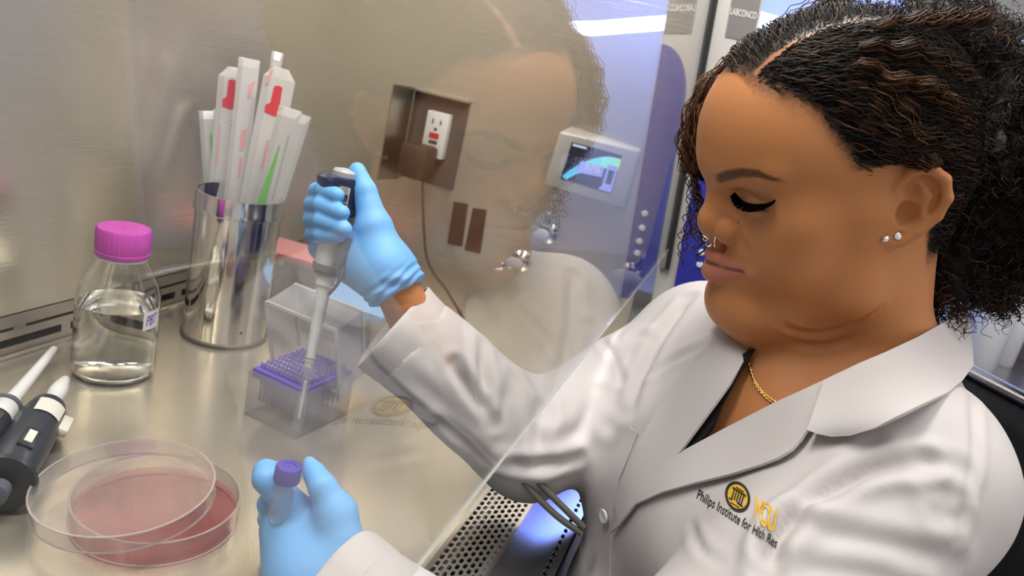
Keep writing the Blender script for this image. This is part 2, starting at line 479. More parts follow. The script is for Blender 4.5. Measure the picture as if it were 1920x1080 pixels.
# front intake grille, drip edge, sill
grille_m = mat('grille_steel', (0.60, 0.575, 0.54), 0.35, 1.0)
perf('intake_grille', 0.34, 1.06, 0.109, 0.151, 0.0, 0.0096, 0.0052, 0.0033, 0.00175, True, grille_m, cab, 0.0012)
box('grille_rim', (0.40, 0.1525, -0.001), (1.4, 0.004, 0.006), steel_d, cab)
box('grille_rim', (0.40, 0.1080, -0.001), (1.4, 0.003, 0.005), steel_d, cab)
box('grille_well', (0.40, 0.130, -0.045), (1.4, 0.046, 0.004), dark_gap, cab)
sill_m = mat('sill_steel', (0.66, 0.66, 0.68), 0.22, 1.0)
SV = nrm((0, -0.975, -0.222)); ST = np.array([0.0, 0.1065, 0.0])          # the sill slopes down towards the sitter
def sp(x, v): return ST + np.array([x, 0, 0]) + SV * v
sn = np.cross((1, 0, 0), SV)
perf('sill', 0.30, 1.06, 0.036, 0.043, 0.0, 0.0105, 0.0070, 0.0034, 0.0019, False, sill_m, cab, 0.002, axes=((1, 0, 0), SV), org=ST)
prism('sill_plate', [sp(0.1, 0), sp(1.06, 0), sp(1.06, 0.036), sp(0.1, 0.036)], sn, 0.002 * (1 if sn[2] < 0 else -1), sill_m, cab)
prism('sill_edge', [sp(0.1, 0.043), sp(1.06, 0.043), sp(1.06, 0.048), sp(0.1, 0.048)], sn, 0.002 * (1 if sn[2] < 0 else -1), sill_m, cab)
box('sill_well', (0.58, 0.080, -0.026), (0.96, 0.04, 0.004), dark_gap, cab)
box('base_front', (0.325, 0.095, -0.085), (1.55, 0.06, 0.11), mat('cabinet_paint', (0.45, 0.45, 0.45), 0.5), cab)
for x_ in (-0.41, 1.06):
    for y_ in (0.11, 0.62): box('stand_leg', (x_, y_, -0.40), (0.05, 0.05, 0.758), mat('cabinet_paint', (0.45, 0.45, 0.45), 0.5), cab)

# ------------------------------------------------------------------ glass sash
sash = empty('glass_sash', (0.35, yg(0.2), 0.2), 'clear sliding glass sash with a bare lower edge in front of the cabinet', 'sash')
glass = pane_mat('sash_glass', (0.99, 0.99, 0.985), 0.062)
gx0, gx1, gz0, gz1 = -0.44, 1.088, 0.2, 0.95
prism('pane', [(gx0, yg(gz0), gz0), (gx1, yg(gz0), gz0), (gx1, yg(gz1), gz1), (gx0, yg(gz1), gz1)], (0, -1, 0.1), 0.0014, glass, sash)
edge_m = mat('ground_glass_edge', (0.62, 0.64, 0.60), 0.3, 0, 0.6)
box('lower_edge', ((gx0 + gx1) / 2, yg(gz0) - 0.0007, gz0 - 0.0002), (gx1 - gx0, 0.0015, 0.0004), edge_m, sash)

# ------------------------------------------------------------------ front column with seal, name plate and control panel
colm = empty('control_column', (LX, 0.05, -0.03), 'light grey front column with name plate and blue control panel beside the glass', 'column')
def cp(w_, z, x=LX): return np.array([x, yg(z) - w_, z])
colgrey = mat('column_paint', (0.56, 0.545, 0.53), 0.4)
seal = mat('rubber_seal', (0.01, 0.01, 0.011), 0.5)
def col_slab(name, w0, w1, z0, z1, x0, dx, m, bevel=0.0):
    return prism(name, [cp(w0, z0, x0), cp(w1, z0, x0), cp(w1, z1, x0), cp(w0, z1, x0)], (1, 0, 0), dx, m, colm, bevel)
col_slab('post', -0.012, 0.062, -0.03, 0.98, LX + 0.004, 0.05, colgrey, 0.002)
col_slab('seal', 0.000, 0.0062, 0.17, 0.97, LX - 0.008, 0.012, seal)
col_slab('trim', -0.0085, -0.0005, 0.17, 0.97, LX - 0.006, 0.010, mat('track_metal', (0.5, 0.5, 0.49), 0.3, 1.0))
plate_m = mat('name_plate_grey', (0.20, 0.19, 0.19), 0.4); blue_m = mat('control_panel_blue', (0.030, 0.036, 0.34), 0.35)
name_p = col_slab('name_plate', 0.0235, 0.0605, 0.492, 0.60, LX + 0.0030, 0.002, plate_m)
flat_text('name_text', 'LABCONCO', cp(0.0245, 0.5205, LX + 0.003), np.array([0, -1.0, 0]), nrm((0, 0.1, 1)), 0.0085, mat('print_white', (0.85, 0.85, 0.85), 0.5), colm, 0.0006, width=0.034)
pan = [cp(0.0605, 0.12), cp(0.0605, 0.478)] + [cp(0.0605 - 0.044 * math.sin(t), 0.400 + 0.078 * math.cos(t)) for t in np.linspace(0.15, PI / 2, 10)] + [cp(0.0165, 0.12)]
for p_ in pan: p_[0] = LX + 0.0030
prism('control_panel', pan, (1, 0, 0), 0.002, blue_m, colm)
nsash = nrm((0, 1, -0.1))
def mirror(P): P = np.asarray(P, float); return P - 2 * ((P - np.array([0, yg(0.2), 0.2])) @ nsash) * nsash
for p_ in ((1206, 400), (1201, 427), (1196, 452), (1192, 474)):
    b_ = mirror(onX(p_, LX + 0.003)); b_[1] = max(b_[1], yg(b_[2]) - 0.055)
    lathe('button', [(0.0045, 0), (0.0045, 0.0012), (0.0036, 0.002), (0.001, 0.0021)], (LX + 0.003, b_[1], b_[2]), (-1, 0, 0), mat('button_white', (0.75, 0.78, 0.85), 0.35), colm, n=20)
# ------------------------------------------------------------------ person: pose
HR = np.array([[0.8447199, -0.44932987, -0.29077646], [0.52209753, 0.81132253, 0.26300177], [0.11773894, -0.3739765, 0.9199343]])
HO = np.array([0.6343, -0.0572, 0.3650])            # head centre between the ears; local x = her right, y = forward, z = up
def tl(P): return HR.T @ (np.asarray(P, float) - HO)
def tw(P): return np.asarray(P, float) @ HR.T + HO
TM = np.array([0.657, -0.092, 0.19]); TF = nrm((-0.587, 0.81, 0)); TL = nrm((-0.81, -0.587, 0)); TU = np.array([0, 0, 1.0])
def tp(l, f, u): return TM + l * TL + f * TF + u * TU
JR = np.array([0.785, 0.0, 0.165]); JL = at((1690, 902), 0.53)
RS = 1.08; LS = 1.06                                # depth scale of the right and of the left hand
ELR = at((990, 832), 0.70); CUR = at((735, 610), 0.674); WRR = at((746, 545), 0.603 * RS)
ELL = at((1085, 1480), 0.45); WRL = at((604, 1105), 0.50 * LS); CUL = at((632, 1102), 0.500 * LS)
NB = at((1622, 705), 0.645)

person = empty('person', (0.657, -0.092, -0.30),
               'person in a white lab coat and blue gloves working at the glass hood', 'person')

# ------------------------------------------------------------------ body: head, neck, chest and arms as one surface
LIPS = [p for s in (-1, 1) for p in (((s * 0.0035, 0.0962, -0.0375), (s * 0.0260, 0.0838, -0.0400), 0.0050, 0.0024),
                                     ((0, 0.0960, -0.0508), (s * 0.0245, 0.0842, -0.0438), 0.0086, 0.0034))]
def cone_dist(P, a, b, r1, r2):
    a = np.asarray(a); ab = np.asarray(b) - a; t = np.clip((P - a) @ ab / (ab @ ab), 0, 1)
    return np.linalg.norm(P - a - t[:, None] * ab, axis=1) - (r1 + (r2 - r1) * t)
def build_body():
    lo = np.min([tl(p) for p in (JR, JL, ELR, ELL, WRR, WRL, tp(0, 0, -0.3))], 0) - 0.12
    hi = np.max([tl(p) for p in (JR, JL, ELR, ELL, WRR, WRL, tp(0, 0, -0.3))], 0) + 0.12
    S = Field(axis_fine(lo[0], hi[0], -0.088, 0.088, 0.0014, 0.008), axis_fine(min(lo[1], -0.12), hi[1], -0.045, 0.113, 0.0014, 0.008),
              axis_fine(lo[2], max(hi[2], 0.14), -0.115, 0.06, 0.0014, 0.008))
    c = S.cone; e = S.ell; b = S.ball
    # skull, face core
    e((0, 0, 0.033), (0.073, 0.0955, 0.092)); e((0, 0.036, 0.05), (0.060, 0.0575, 0.055), 0.03)
    e((0, 0.022, -0.02), (0.060, 0.056, 0.068), 0.03)
    for s in (-1, 1):
        c((s * 0.012, 0.0705, -0.083), (s * 0.049, 0.012, -0.058), 0.0205, 0.020, 0.025)
        c((s * 0.049, 0.012, -0.058), (s * 0.056, 0.008, 0.0), 0.020, 0.016, 0.02)
        b((s * 0.036, 0.055, -0.028), 0.027, 0.022)
        b((s * 0.046, 0.052, 0.0), 0.019, 0.02)
    e((0, 0.045, -0.087), (0.045, 0.048, 0.025), 0.02)
    e((0, 0.060, -0.044), (0.031, 0.0355, 0.027), 0.016)
    b((0, 0.0765, -0.081), 0.0185, 0.014)
    # eyes: sockets, brows, lowered lids
    for s in (-1, 1):
        e((s * 0.032, 0.0965, 0.0165), (0.0175, 0.016, 0.0105), 0.014, 'sub')
        c((s * 0.010, 0.0865, 0.033), (s * 0.044, 0.069, 0.037), 0.0085, 0.0075, 0.014)
        e((s * 0.0315, 0.0695, 0.0140), (0.0170, 0.0155, 0.0130), 0.0030)
        c((s * 0.0185, 0.0795, 0.0030), (s * 0.041, 0.0705, 0.0040), 0.0030, 0.0030, 0.006)
    # nose
    c((0, 0.0825, 0.021), (0, 0.0945, -0.0055), 0.0075, 0.0112, 0.009)
    b((0, 0.0948, -0.0105), 0.0122, 0.004)
    for s in (-1, 1):
        e((s * 0.0128, 0.0868, -0.0132), (0.0106, 0.0126, 0.0120), 0.0020)
    for s in (-1, 1):
        c((s * 0.0225, 0.0830, -0.0040), (s * 0.0232, 0.0805, -0.0150), 0.0026, 0.0026, 0.004, 'sub')
    c((0, 0.0965, -0.0185), (0, 0.0905, -0.027), 0.0048, 0.005, 0.004)
    for s in (-1, 1):
        e((s * 0.0070, 0.0915, -0.0300), (0.0034, 0.0050, 0.0036), 0.002, 'sub')
    # mouth
    for p, q, r1, r2 in LIPS: c(p, q, r1, r2, 0.0028)
    for s in (-1, 1):
        c((0, 0.1030, -0.0425), (s * 0.014, 0.0975, -0.0424), 0.0015, 0.0014, 0.0012, 'sub')
        c((s * 0.014, 0.0975, -0.0424), (s * 0.030, 0.0858, -0.0414), 0.0014, 0.0016, 0.0012, 'sub')
        b((s * 0.035, 0.0785, -0.041), 0.0045, 0.008)
    c((0, 0.1065, -0.0290), (0, 0.1055, -0.0335), 0.002, 0.002, 0.004, 'sub')
    # ears
    for s in (-1, 1):
        e((s * 0.0700, -0.013, 0.004), (0.0045, 0.016, 0.027), 0.006, axes=((1, 0, 0), (0, 0.93, 0.37), (0, -0.37, 0.93)))
        hx = [(0.0675, 0.000, 0.008), (0.0715, -0.001, 0.022), (0.0755, -0.009, 0.0325), (0.0795, -0.020, 0.0335), (0.0830, -0.0285, 0.025),
              (0.0840, -0.0310, 0.012), (0.0815, -0.0270, -0.001), (0.0775, -0.0180, -0.011), (0.0735, -0.0085, -0.0175)]
        rr = [0.0034, 0.0036, 0.0038, 0.0040, 0.0040, 0.0040, 0.0040, 0.0044, 0.0054]
        for i in range(len(hx) - 1):
            p, q = hx[i], hx[i + 1]
            c((s * p[0], p[1], p[2]), (s * q[0], q[1], q[2]), rr[i], rr[i + 1], 0.002)
        for p in spline(hx, 3): c((s * 0.0725, -0.0130, 0.006), (s * (p[0] - 0.0065), p[1] * 0.96, p[2] * 0.96), 0.0034, 0.0034, 0.002)
        b((s * 0.0710, -0.0015, -0.0180), 0.0056, 0.004)
        for p, q in (((0.0755, -0.0135, 0.024), (0.0775, -0.0205, 0.014)), ((0.0775, -0.0205, 0.014), (0.0765, -0.0180, 0.001)), ((0.0765, -0.0180, 0.001), (0.0735, -0.0090, -0.008))):
            c((s * p[0], p[1], p[2]), (s * q[0], q[1], q[2]), 0.0036, 0.0036, 0.0025)
        e((s * 0.0790, -0.0085, 0.0020), (0.0110, 0.0082, 0.0100), 0.002, 'sub')
        e((s * 0.0800, -0.0095, 0.0185), (0.0075, 0.0055, 0.0070), 0.002, 'sub')
        c((s * 0.0700, 0.0015, 0.002), (s * 0.0715, 0.000, -0.004), 0.0038, 0.0038, 0.0025)
    # neck, chest, shoulders, arms
    c((0, -0.022, -0.045), tl(NB), 0.046, 0.050, 0.018)
    c(tl(tp(0.0, -0.02, 0.03)), (0, -0.035, 0.0), 0.05, 0.05, 0.03)
    ax = np.array([HR.T @ TL, HR.T @ TF, HR.T @ TU])
    e(tl(tp(0, 0.015, -0.085)), (0.140, 0.090, 0.135), 0.035, axes=ax)
    for J in (JR, JL):
        c(tl(NB), tl(J - 0.02 * TU), 0.045, 0.04, 0.04)
    for J, E, W, C_ in ((JR, ELR, WRR, CUR), (JL, ELL, WRL, CUL)):
        mid = C_ - nrm(C_ - E) * 0.05
        c(tl(J - 0.02 * TU), tl(E), 0.038, 0.032, 0.03); c(tl(E), tl(mid), 0.032, 0.024, 0.02); c(tl(mid), tl(W), 0.024, 0.0190, 0.01)
    # crease under the jaw
    V, Q = S.mesh(); V = relax(V, Q, 2, 0.45)
    return V, Q
HAIR_Y = [-0.2, -0.045, -0.033, -0.012, 0.008, 0.026, 0.041, 0.056, 0.078, 0.09]
HAIR_Z = [-0.055, -0.050, 0.0, 0.030, 0.027, 0.040, 0.062, 0.086, 0.095, 0.2]
def hairline(P):
    """signed: > 0 where hair grows (head-local points)"""
    return P[:, 2] - np.interp(P[:, 1] - 0.15 * np.maximum(np.abs(P[:, 0]) - 0.06, 0), HAIR_Y, HAIR_Z)
PART = np.array([(-0.018, 0.062, 0.096), (-0.019, 0.033, 0.112), (-0.020, 0.002, 0.122), (-0.020, -0.020, 0.124)])
bodyV, bodyQ = build_body()
def paint_skin(P):
    n = len(P); rng = np.random.RandomState(3)
    base = np.array([0.53, 0.218, 0.084]); C = np.tile(base, (n, 1))
    def mixin(col, a):
        nonlocal C; a = np.clip(a, 0, 1)[:, None]; C = C * (1 - a) + np.array(col) * a
    X = np.abs(P[:, 0])
    head = P[:, 2] > -0.12
    # lips
    dl = np.min([cone_dist(P, *L_) for L_ in LIPS], 0)
    mixin((0.53, 0.19, 0.145), sm(0.0014, 0.0002, dl) * (P[:, 1] > 0.08) * 0.85)
    for sg in (-1, 1):
        ds = seg_dist(P, np.array([(0, 0.1015, -0.0425), (sg * 0.014, 0.0960, -0.0424), (sg * 0.030, 0.0850, -0.0414)]))
        mixin((0.13, 0.035, 0.028), sm(0.0022, 0.0008, ds) * 0.85)  # slit between the lips: its shade painted into the colour
    # brows
    bx = [0.017, 0.025, 0.037, 0.047, 0.059]; bz = [0.0300, 0.0345, 0.0395, 0.0405, 0.0360]; bw = [0.0034, 0.0040, 0.0034, 0.0026, 0.0008]
    d = np.abs(P[:, 2] - np.interp(X, bx, bz)) - np.interp(X, bx, bw)
    bm_ = sm(0.0012, -0.0010, d) * sm(0.012, 0.020, X) * sm(0.060, 0.055, X) * (P[:, 1] > 0.05)
    mixin((0.040, 0.017, 0.009), bm_ * 0.88)
    # lid make-up line above the lashes
    dl = np.abs(P[:, 2] - (0.0098 + np.interp(X, [0.016, 0.031, 0.048], [0.0035, -0.0005, 0.0030])))
    mixin((0.06, 0.025, 0.02), sm(0.0022, 0.0006, dl) * sm(0.014, 0.018, X) * sm(0.051, 0.047, X) * (P[:, 1] > 0.06) * 0.8)
    dc_ = np.abs(P[:, 2] - np.interp(X, [0.018, 0.030, 0.047], [0.0200, 0.0246, 0.0195]))  # lid crease: its shade painted into the skin colour
    mixin((0.20, 0.075, 0.030), sm(0.0016, 0.0003, dc_) * sm(0.016, 0.021, X) * sm(0.049, 0.043, X) * (P[:, 1] > 0.055) * 0.6)
    # hair roots, with the parting left bare
    h = hairline(P) + rng.normal(0, 0.0016, n)
    d_part = np.where((P[:, 2] > 0.085) & (P[:, 1] < 0.072), np.abs(P[:, 0] - np.interp(P[:, 1], PART[::-1, 1], PART[::-1, 0])), 1.0)
    a = (0.25 * sm(-0.015, 0.0, h) + 0.75 * sm(-0.008, 0.012, h)) * head * (1 - 0.55 * sm(0.0030, 0.0010, d_part + 0.0006 * np.sin(P[:, 1] * 400)) * (P[:, 1] > -0.02))
    ear = (X > 0.0690) & (P[:, 1] > -0.036) & (P[:, 2] < 0.039) & (P[:, 2] > -0.03)
    mixin((0.022, 0.013, 0.010), a * ~ear)
    return C
skin = vcol_mat('skin', 0.45, 0.28, sub=0.12, bump=((1400, 1400, 1400), 0.03))
_bw = tw(bodyV); _bb = BVHTree.FromPolygons([Vector(v) for v in _bw.tolist()], [tuple(q) for q in bodyQ.tolist()]); _bn = vnormals(bodyV, bodyQ)
for pts, wd, dp in (([(1462, 606), (1500, 622), (1550, 622), (1605, 604), (1650, 578)], 0.0028, 0.0020), ([(1480, 640), (1540, 648), (1610, 628)], 0.0028, 0.0012), ([(1386, 452), (1402, 472), (1408, 496)], 0.0040, 0.0010)):
    pth = [_bb.ray_cast(Vector(CAMP.tolist()), Vector(ray(p).tolist()))[0] for p in spline(np.array(pts, float), 6)]
    pth = np.array([tl(np.array(p)) for p in pth if p is not None]); d = seg_dist(bodyV, pth)
    e = np.minimum(np.linalg.norm(bodyV - pth[0], axis=1), np.linalg.norm(bodyV - pth[-1], axis=1))
    bodyV = bodyV + _bn * (dp * (-np.exp(-(d / wd) ** 2) + 0.4 * np.exp(-((d - 2 * wd) / (1.2 * wd)) ** 2)) * sm(0, 0.012, e))[:, None]
body = mesh_obj('body', tw(bodyV), bodyQ, skin, person, cols=paint_skin(bodyV))

# ------------------------------------------------------------------ gloves
def glove_obj(name, F, wrinkles=None):
    V, Q = F.mesh(); V = relax(V, Q, 2, 0.5)
    N = vnormals(V, Q)
    if wrinkles is not None: V = V + N * wrinkles(V, N)[:, None]
    return V, Q
glove_m = mat('glove_nitrile', (0.155, 0.44, 0.85), 0.48, 0, 0.4, sub=0.08, bump=((500, 500, 500), 0.06))
def hand_field(pts, pad=0.03, res=0.0013):
    P = np.array(pts); lo = P.min(0) - pad; hi = P.max(0) + pad
    return Field(*[np.arange(l, h, res) for l, h in zip(lo, hi)])
def chain(F, pts, rad, k=0.003):
    for (p, q, r1, r2) in zip(pts[:-1], pts[1:], rad[:-1], rad[1:]): F.cone(p, q, r1, r2, k)
def right_glove():
    def at(p, d): return globals()['at'](p, d * RS)
    mcp = {'i': at((640, 378), 0.652), 'm': at((626, 405), 0.656), 'r': at((614, 436), 0.654), 'p': at((604, 464), 0.645)}
    fg = {'i': [((595, 360), 0.630), ((608, 356), 0.602), ((632, 366), 0.592)],
          'm': [((587, 383), 0.632), ((604, 384), 0.600), ((641, 399), 0.5885)],
          'r': [((586, 412), 0.632), ((604, 413), 0.600), ((645, 429), 0.5885)],
          'p': [((588, 440), 0.630), ((602, 440), 0.602), ((636, 442), 0.593)]}
    pts = list(mcp.values()) + [at(*a) for v in fg.values() for a in v] + [WRR, at((772, 585), 0.6), at((667, 312), 0.603)]
    F = hand_field(pts)
    w0 = at((730, 520), 0.604)
    palm = {'i': 0.0135, 'm': 0.0135, 'r': 0.013, 'p': 0.0125}
    for kx in 'imrp':
        F.cone(w0, mcp[kx], 0.019, palm[kx], 0.014)
    # thenar and thumb
    F.cone(at((738, 530), 0.602), at((702, 432), 0.604), 0.0195, 0.0165, 0.012)
    F.cone(at((718, 500), 0.600), at((672, 470), 0.612), 0.0165, 0.0140, 0.016)
    F.cone(at((712, 520), 0.606), at((662, 500), 0.620), 0.0160, 0.0130, 0.014)
    F.cone(at((700, 420), 0.603), at((684, 358), 0.604), 0.0135, 0.0098, 0.006)
    F.cone(at((684, 358), 0.604), at((670, 320), 0.605), 0.0098, 0.0072, 0.003)
    for kx in 'imrp':
        ch = [mcp[kx]] + [at(*a) for a in fg[kx]]
        r = [0.0110, 0.0082, 0.0077, 0.0068] if kx != 'p' else [0.0100, 0.0076, 0.0070, 0.0062]
        chain(F, ch, r, 0.0022)
    # cuff
    cdir = nrm(at((768, 583), 0.602) - at((740, 535), 0.603))
    c0 = at((740, 533), 0.604)
    F.cone(at((722, 505), 0.604), c0, 0.0205, 0.0200, 0.010)
    F.cone(c0, c0 + cdir * 0.008, 0.0200, 0.0218, 0.003)
    F.half(c0 + cdir * 0.010, cdir)
    x, y, z = frame(cdir)
    def wr(V, N):
        h = (V - c0) @ cdir; a = np.arctan2((V - c0) @ x, (V - c0) @ y)
        e = np.exp(-((h - 0.003) / 0.008) ** 2)
        return e * (0.0010 * np.sin(h * 900 + 2.6 * np.sin(2 * a + 1) + 2.3 * a) + 0.0010 * np.sin(h * 420 - 3 * a + 1.5 * np.sin(3 * a)) + 0.0005 * np.sin(7 * a))
    V, Q = glove_obj('glove', F, wr)
    return mesh_obj('glove', V, Q, glove_m, person)
right_glove()
def left_glove():
    def A(p, d): return at(p, d * LS)
    pts = [A((468, 880), 0.52), A((700, 1150), 0.50), A((585, 850), 0.50), A((500, 1000), 0.57), A((640, 1000), 0.57)]
    F = hand_field(pts, 0.035)
    # palm: fan from the wrist to the knuckles
    w0 = A((598, 1120), 0.503)
    for p, d, r in (((575, 985), 0.522, 0.0165), ((560, 1000), 0.535, 0.017), ((548, 1015), 0.545, 0.016), ((545, 1035), 0.55, 0.0155)):
        F.cone(w0, A(p, d), 0.024, r, 0.02)
    F.cone(A((648, 1060), 0.502), A((628, 965), 0.508), 0.0195, 0.0140, 0.015)
    F.cone(A((560, 1060), 0.510), A((532, 990), 0.520), 0.0190, 0.0150, 0.02)
    # index, bent at its middle joint, tip on the cap
    chain(F, [A((572, 975), 0.520), A((500, 898), 0.508), A((499, 886), 0.517), A((517, 884), 0.525)], [0.0135, 0.0092, 0.0088, 0.0072], 0.004)
    # thumb
    chain(F, [A((632, 962), 0.508), A((604, 912), 0.508), A((590, 888), 0.514), A((580, 868), 0.520)], [0.0140, 0.0088, 0.0068, 0.0048], 0.006)
    # the folded fingers behind
    chain(F, [A((558, 1000), 0.538), A((508, 945), 0.535), A((520, 935), 0.552), A((548, 935), 0.560)], [0.0130, 0.0092, 0.0085, 0.007], 0.004)
    chain(F, [A((548, 1020), 0.550), A((508, 972), 0.552), A((525, 965), 0.570), A((552, 970), 0.575)], [0.0125, 0.0090, 0.0085, 0.007], 0.004)
    chain(F, [A((545, 1040), 0.555), A((515, 1005), 0.562), A((532, 1000), 0.575), A((556, 1005), 0.580)], [0.0115, 0.0082, 0.0078, 0.0065], 0.004)
    F.cone(A((605, 1085), 0.504), A((660, 1150), 0.49), 0.0250, 0.024, 0.012)
    wristd = nrm(A((690, 1200), 0.48) - A((605, 1085), 0.504))
    V, Q = glove_obj('glove', F)
    return mesh_obj('glove', V, Q, glove_m, person)
left_glove()
# ------------------------------------------------------------------ lab coat
def build_coat():
    lo = np.min([JR, JL, ELR, ELL, CUR, CUL, tp(0, 0, -0.46), tp(0, 0.2, -0.2), tp(0.2, 0, 0)], 0) - 0.085
    hi = np.max([JR, JL, ELR, ELL, CUR, CUL, tp(0, 0, 0.1), tp(0, 0.2, 0), tp(-0.2, 0, 0), tp(0, -0.15, 0)], 0) + 0.085
    F = Field(*[np.arange(l, h, 0.0031) for l, h in zip(lo, hi)])
    ax = np.array([TL, TF, TU])
    F.ell(tp(0, 0.015, -0.085), (0.160, 0.104, 0.140), 0.03, axes=ax)
    F.ell(tp(-0.01, -0.030, -0.09), (0.140, 0.075, 0.145), 0.03, axes=ax)
    for s in (-1, 1): F.ball(tp(s * 0.066, 0.078, -0.112), 0.070, 0.05)
    F.ell(tp(0, 0.030, -0.27), (0.150, 0.112, 0.17), 0.05, axes=ax)
    F.ell(tp(0, 0.05, -0.43), (0.19, 0.16, 0.09), 0.05, axes=ax)
    F.cone(JR, JL, 0.052, 0.052, 0.05)
    for J in (JR, JL): F.cone(NB + 0.005 * TU, J + np.array([0, 0, 0.006]), 0.052, 0.052, 0.04)
    # sleeves, shortened: the open cuffs are added below
    F.cone(JR, ELR, 0.060, 0.0465, 0.022); F.cone(JL, ELL, 0.066, 0.058, 0.03)
    for E_, C_, r1, r2 in ((ELR, CUR, 0.0475, 0.0445), (ELL, CUL, 0.056, 0.0415)):
        d = nrm(C_ - E_); F.cone(E_, C_, r1, r2, 0.02); F.cut(C_ - d * 0.022, d, C_, 0.075)
    # neck opening
    F.cone(NB - 0.01 * TU, (HO + np.array([-0.01, 0.02, -0.06])), 0.052, 0.060, 0.008, 'sub')
    vb = at((1283, 852), 0.575)
    V, Q = F.mesh(); V = relax(V, Q, 3, 0.5)
    return V, Q
coatV, coatQ = build_coat()
def in_poly(P, poly):
    x, y = P[:, 0], P[:, 1]; r = np.zeros(len(P), bool); n = len(poly)
    for i in range(n):
        x1, y1 = poly[i]; x2, y2 = poly[(i + 1) % n]
        c = ((y1 > y) != (y2 > y)) & (x < (x2 - x1) * (y - y1) / (y2 - y1 + 1e-12) + x1); r ^= c
    return r
def pix(P):
    q = (np.asarray(P) - CAMP) @ CAMR; return np.stack([960 + FPX * q[:, 0] / -q[:, 2], 540 - FPX * q[:, 1] / -q[:, 2]], 1)

coat_m = mat('coat_cotton', (0.585, 0.550, 0.553), 0.85, 0, 0.15, bump=((900, 900, 900), 0.12))
def bvh_of(V, Q): return BVHTree.FromPolygons([Vector(v) for v in V.tolist()], [tuple(q) for q in Q.tolist()])
coat_bvh = bvh_of(coatV, coatQ)
body_bvh = bvh_of(tw(bodyV), bodyQ)
def hit(px, *trees):
    o = Vector(CAMP.tolist()); r = Vector(ray(px).tolist()); best = None
    for t in trees:
        h = t.ray_cast(o, r)
        if h[0] is not None and (best is None or h[3] < best[2]): best = (np.array(h[0]), np.array(h[1]), h[3])
    return best
# folds: grooves with a soft ridge beside them, along lines that lie on the cloth
FOLDS = [  # (points, width, depth)
    ([(1442, 1035), (1470, 985), (1520, 940), (1580, 905), (1650, 880), (1735, 872)], 0.0060, 0.0065),
    ([(1440, 1078), (1452, 1020), (1490, 980)], 0.007, 0.008),
    ([(1560, 925), (1600, 880), (1640, 850)], 0.008, 0.004),
    ([(1735, 905), (1790, 925)], 0.005, 0.003), ([(1740, 935), (1800, 950)], 0.005, 0.003), ([(1750, 965), (1805, 972)], 0.005, 0.003),
    ([(1690, 855), (1760, 868), (1800, 880)], 0.006, 0.003),
    ([(1822, 740), (1828, 850), (1812, 930), (1795, 1010)], 0.004, 0.0018),
    ([(1500, 1000), (1590, 1008), (1700, 1030), (1780, 1055)], 0.008, 0.004),
    ([(1470, 1060), (1600, 1068), (1700, 1085)], 0.010, 0.003),
    ([(1298, 985), (1312, 1025), (1345, 1050)], 0.004, 0.002),
    ([(1128, 638), (1148, 668), (1166, 716)], 0.0045, 0.0028),
    ([(1290, 560), (1245, 625), (1205, 700), (1180, 770)], 0.008, 0.005),
    ([(1330, 640), (1270, 670), (1230, 700)], 0.006, 0.003),
    ([(1200, 640), (1165, 700), (1150, 790)], 0.009, 0.004),
    ([(851, 682), (885, 735), (926, 795)], 0.0055, 0.0065), ([(903, 648), (906, 700), (912, 752)], 0.006, 0.005),
    ([(826, 790), (875, 825), (922, 860)], 0.006, 0.005), ([(760, 700), (830, 760), (890, 850)], 0.008, 0.003),
    ([(950, 868), (1010, 872), (1080, 858)], 0.006, 0.005), ([(1015, 770), (1012, 810), (1020, 860)], 0.008, 0.004),
    ([(965, 715), (950, 760), (948, 830)], 0.008, 0.004), ([(1000, 720), (1020, 745), (1022, 775)], 0.008, 0.003),
    ([(1055, 830), (1090, 800), (1120, 740)], 0.008, 0.003),
]
def press_folds(V, Q):
    N = vnormals(V, Q); D = np.zeros(len(V))
    for pts, wd, dp in FOLDS:
        wd *= 0.85
        pth = [h[0] for h in (hit(p, coat_bvh) for p in spline(np.array(pts, float), 5)) if h is not None]
        if len(pth) < 2: continue
        pth = np.array(pth); c = pth.mean(0); rad = np.linalg.norm(pth - c, axis=1).max() + wd * 4
        m = np.linalg.norm(V - c, axis=1) < rad
        d = seg_dist(V[m], pth)
        # fade at the two ends
        e = np.minimum(np.linalg.norm(V[m] - pth[0], axis=1), np.linalg.norm(V[m] - pth[-1], axis=1))
        D[m] += dp * (-np.exp(-(d / wd) ** 2) + 0.55 * np.exp(-((d - 1.9 * wd) / (1.1 * wd)) ** 2)) * (0.35 + 0.65 * sm(0, 0.02, e))
    rs = V * 55
    D += 0.0009 * (np.sin(rs[:, 0] + 1.7 * np.sin(rs[:, 2] * 0.7)) + np.sin(rs[:, 1] * 1.2 + 2 * np.sin(rs[:, 0] * 0.6 + 1)))
    for C_ in (CUR, CUL): D *= sm(0.03, 0.075, np.linalg.norm(V - C_, axis=1))
    return V + N * D[:, None]
coatV = press_folds(coatV, coatQ)
full_bvh = bvh_of(coatV, coatQ)
# the V-shaped opening at the neck
VNECK = [(1440, 600), (1427, 622), (1369, 719), (1268, 858), (1287, 846), (1451, 762), (1610, 690), (1720, 643), (1826, 590), (1840, 480), (1440, 520)]
pc = pix(coatV); inV = in_poly(pc, VNECK)
Nc = vnormals(coatV, coatQ); facing = ((coatV - CAMP) * Nc).sum(1) < 0
drop = inV & (facing | (np.linalg.norm(coatV - NB, axis=1) < 0.11))
keep = ~drop[coatQ].any(1)
coat = mesh_obj('lab_coat', coatV, coatQ[keep], coat_m, person)

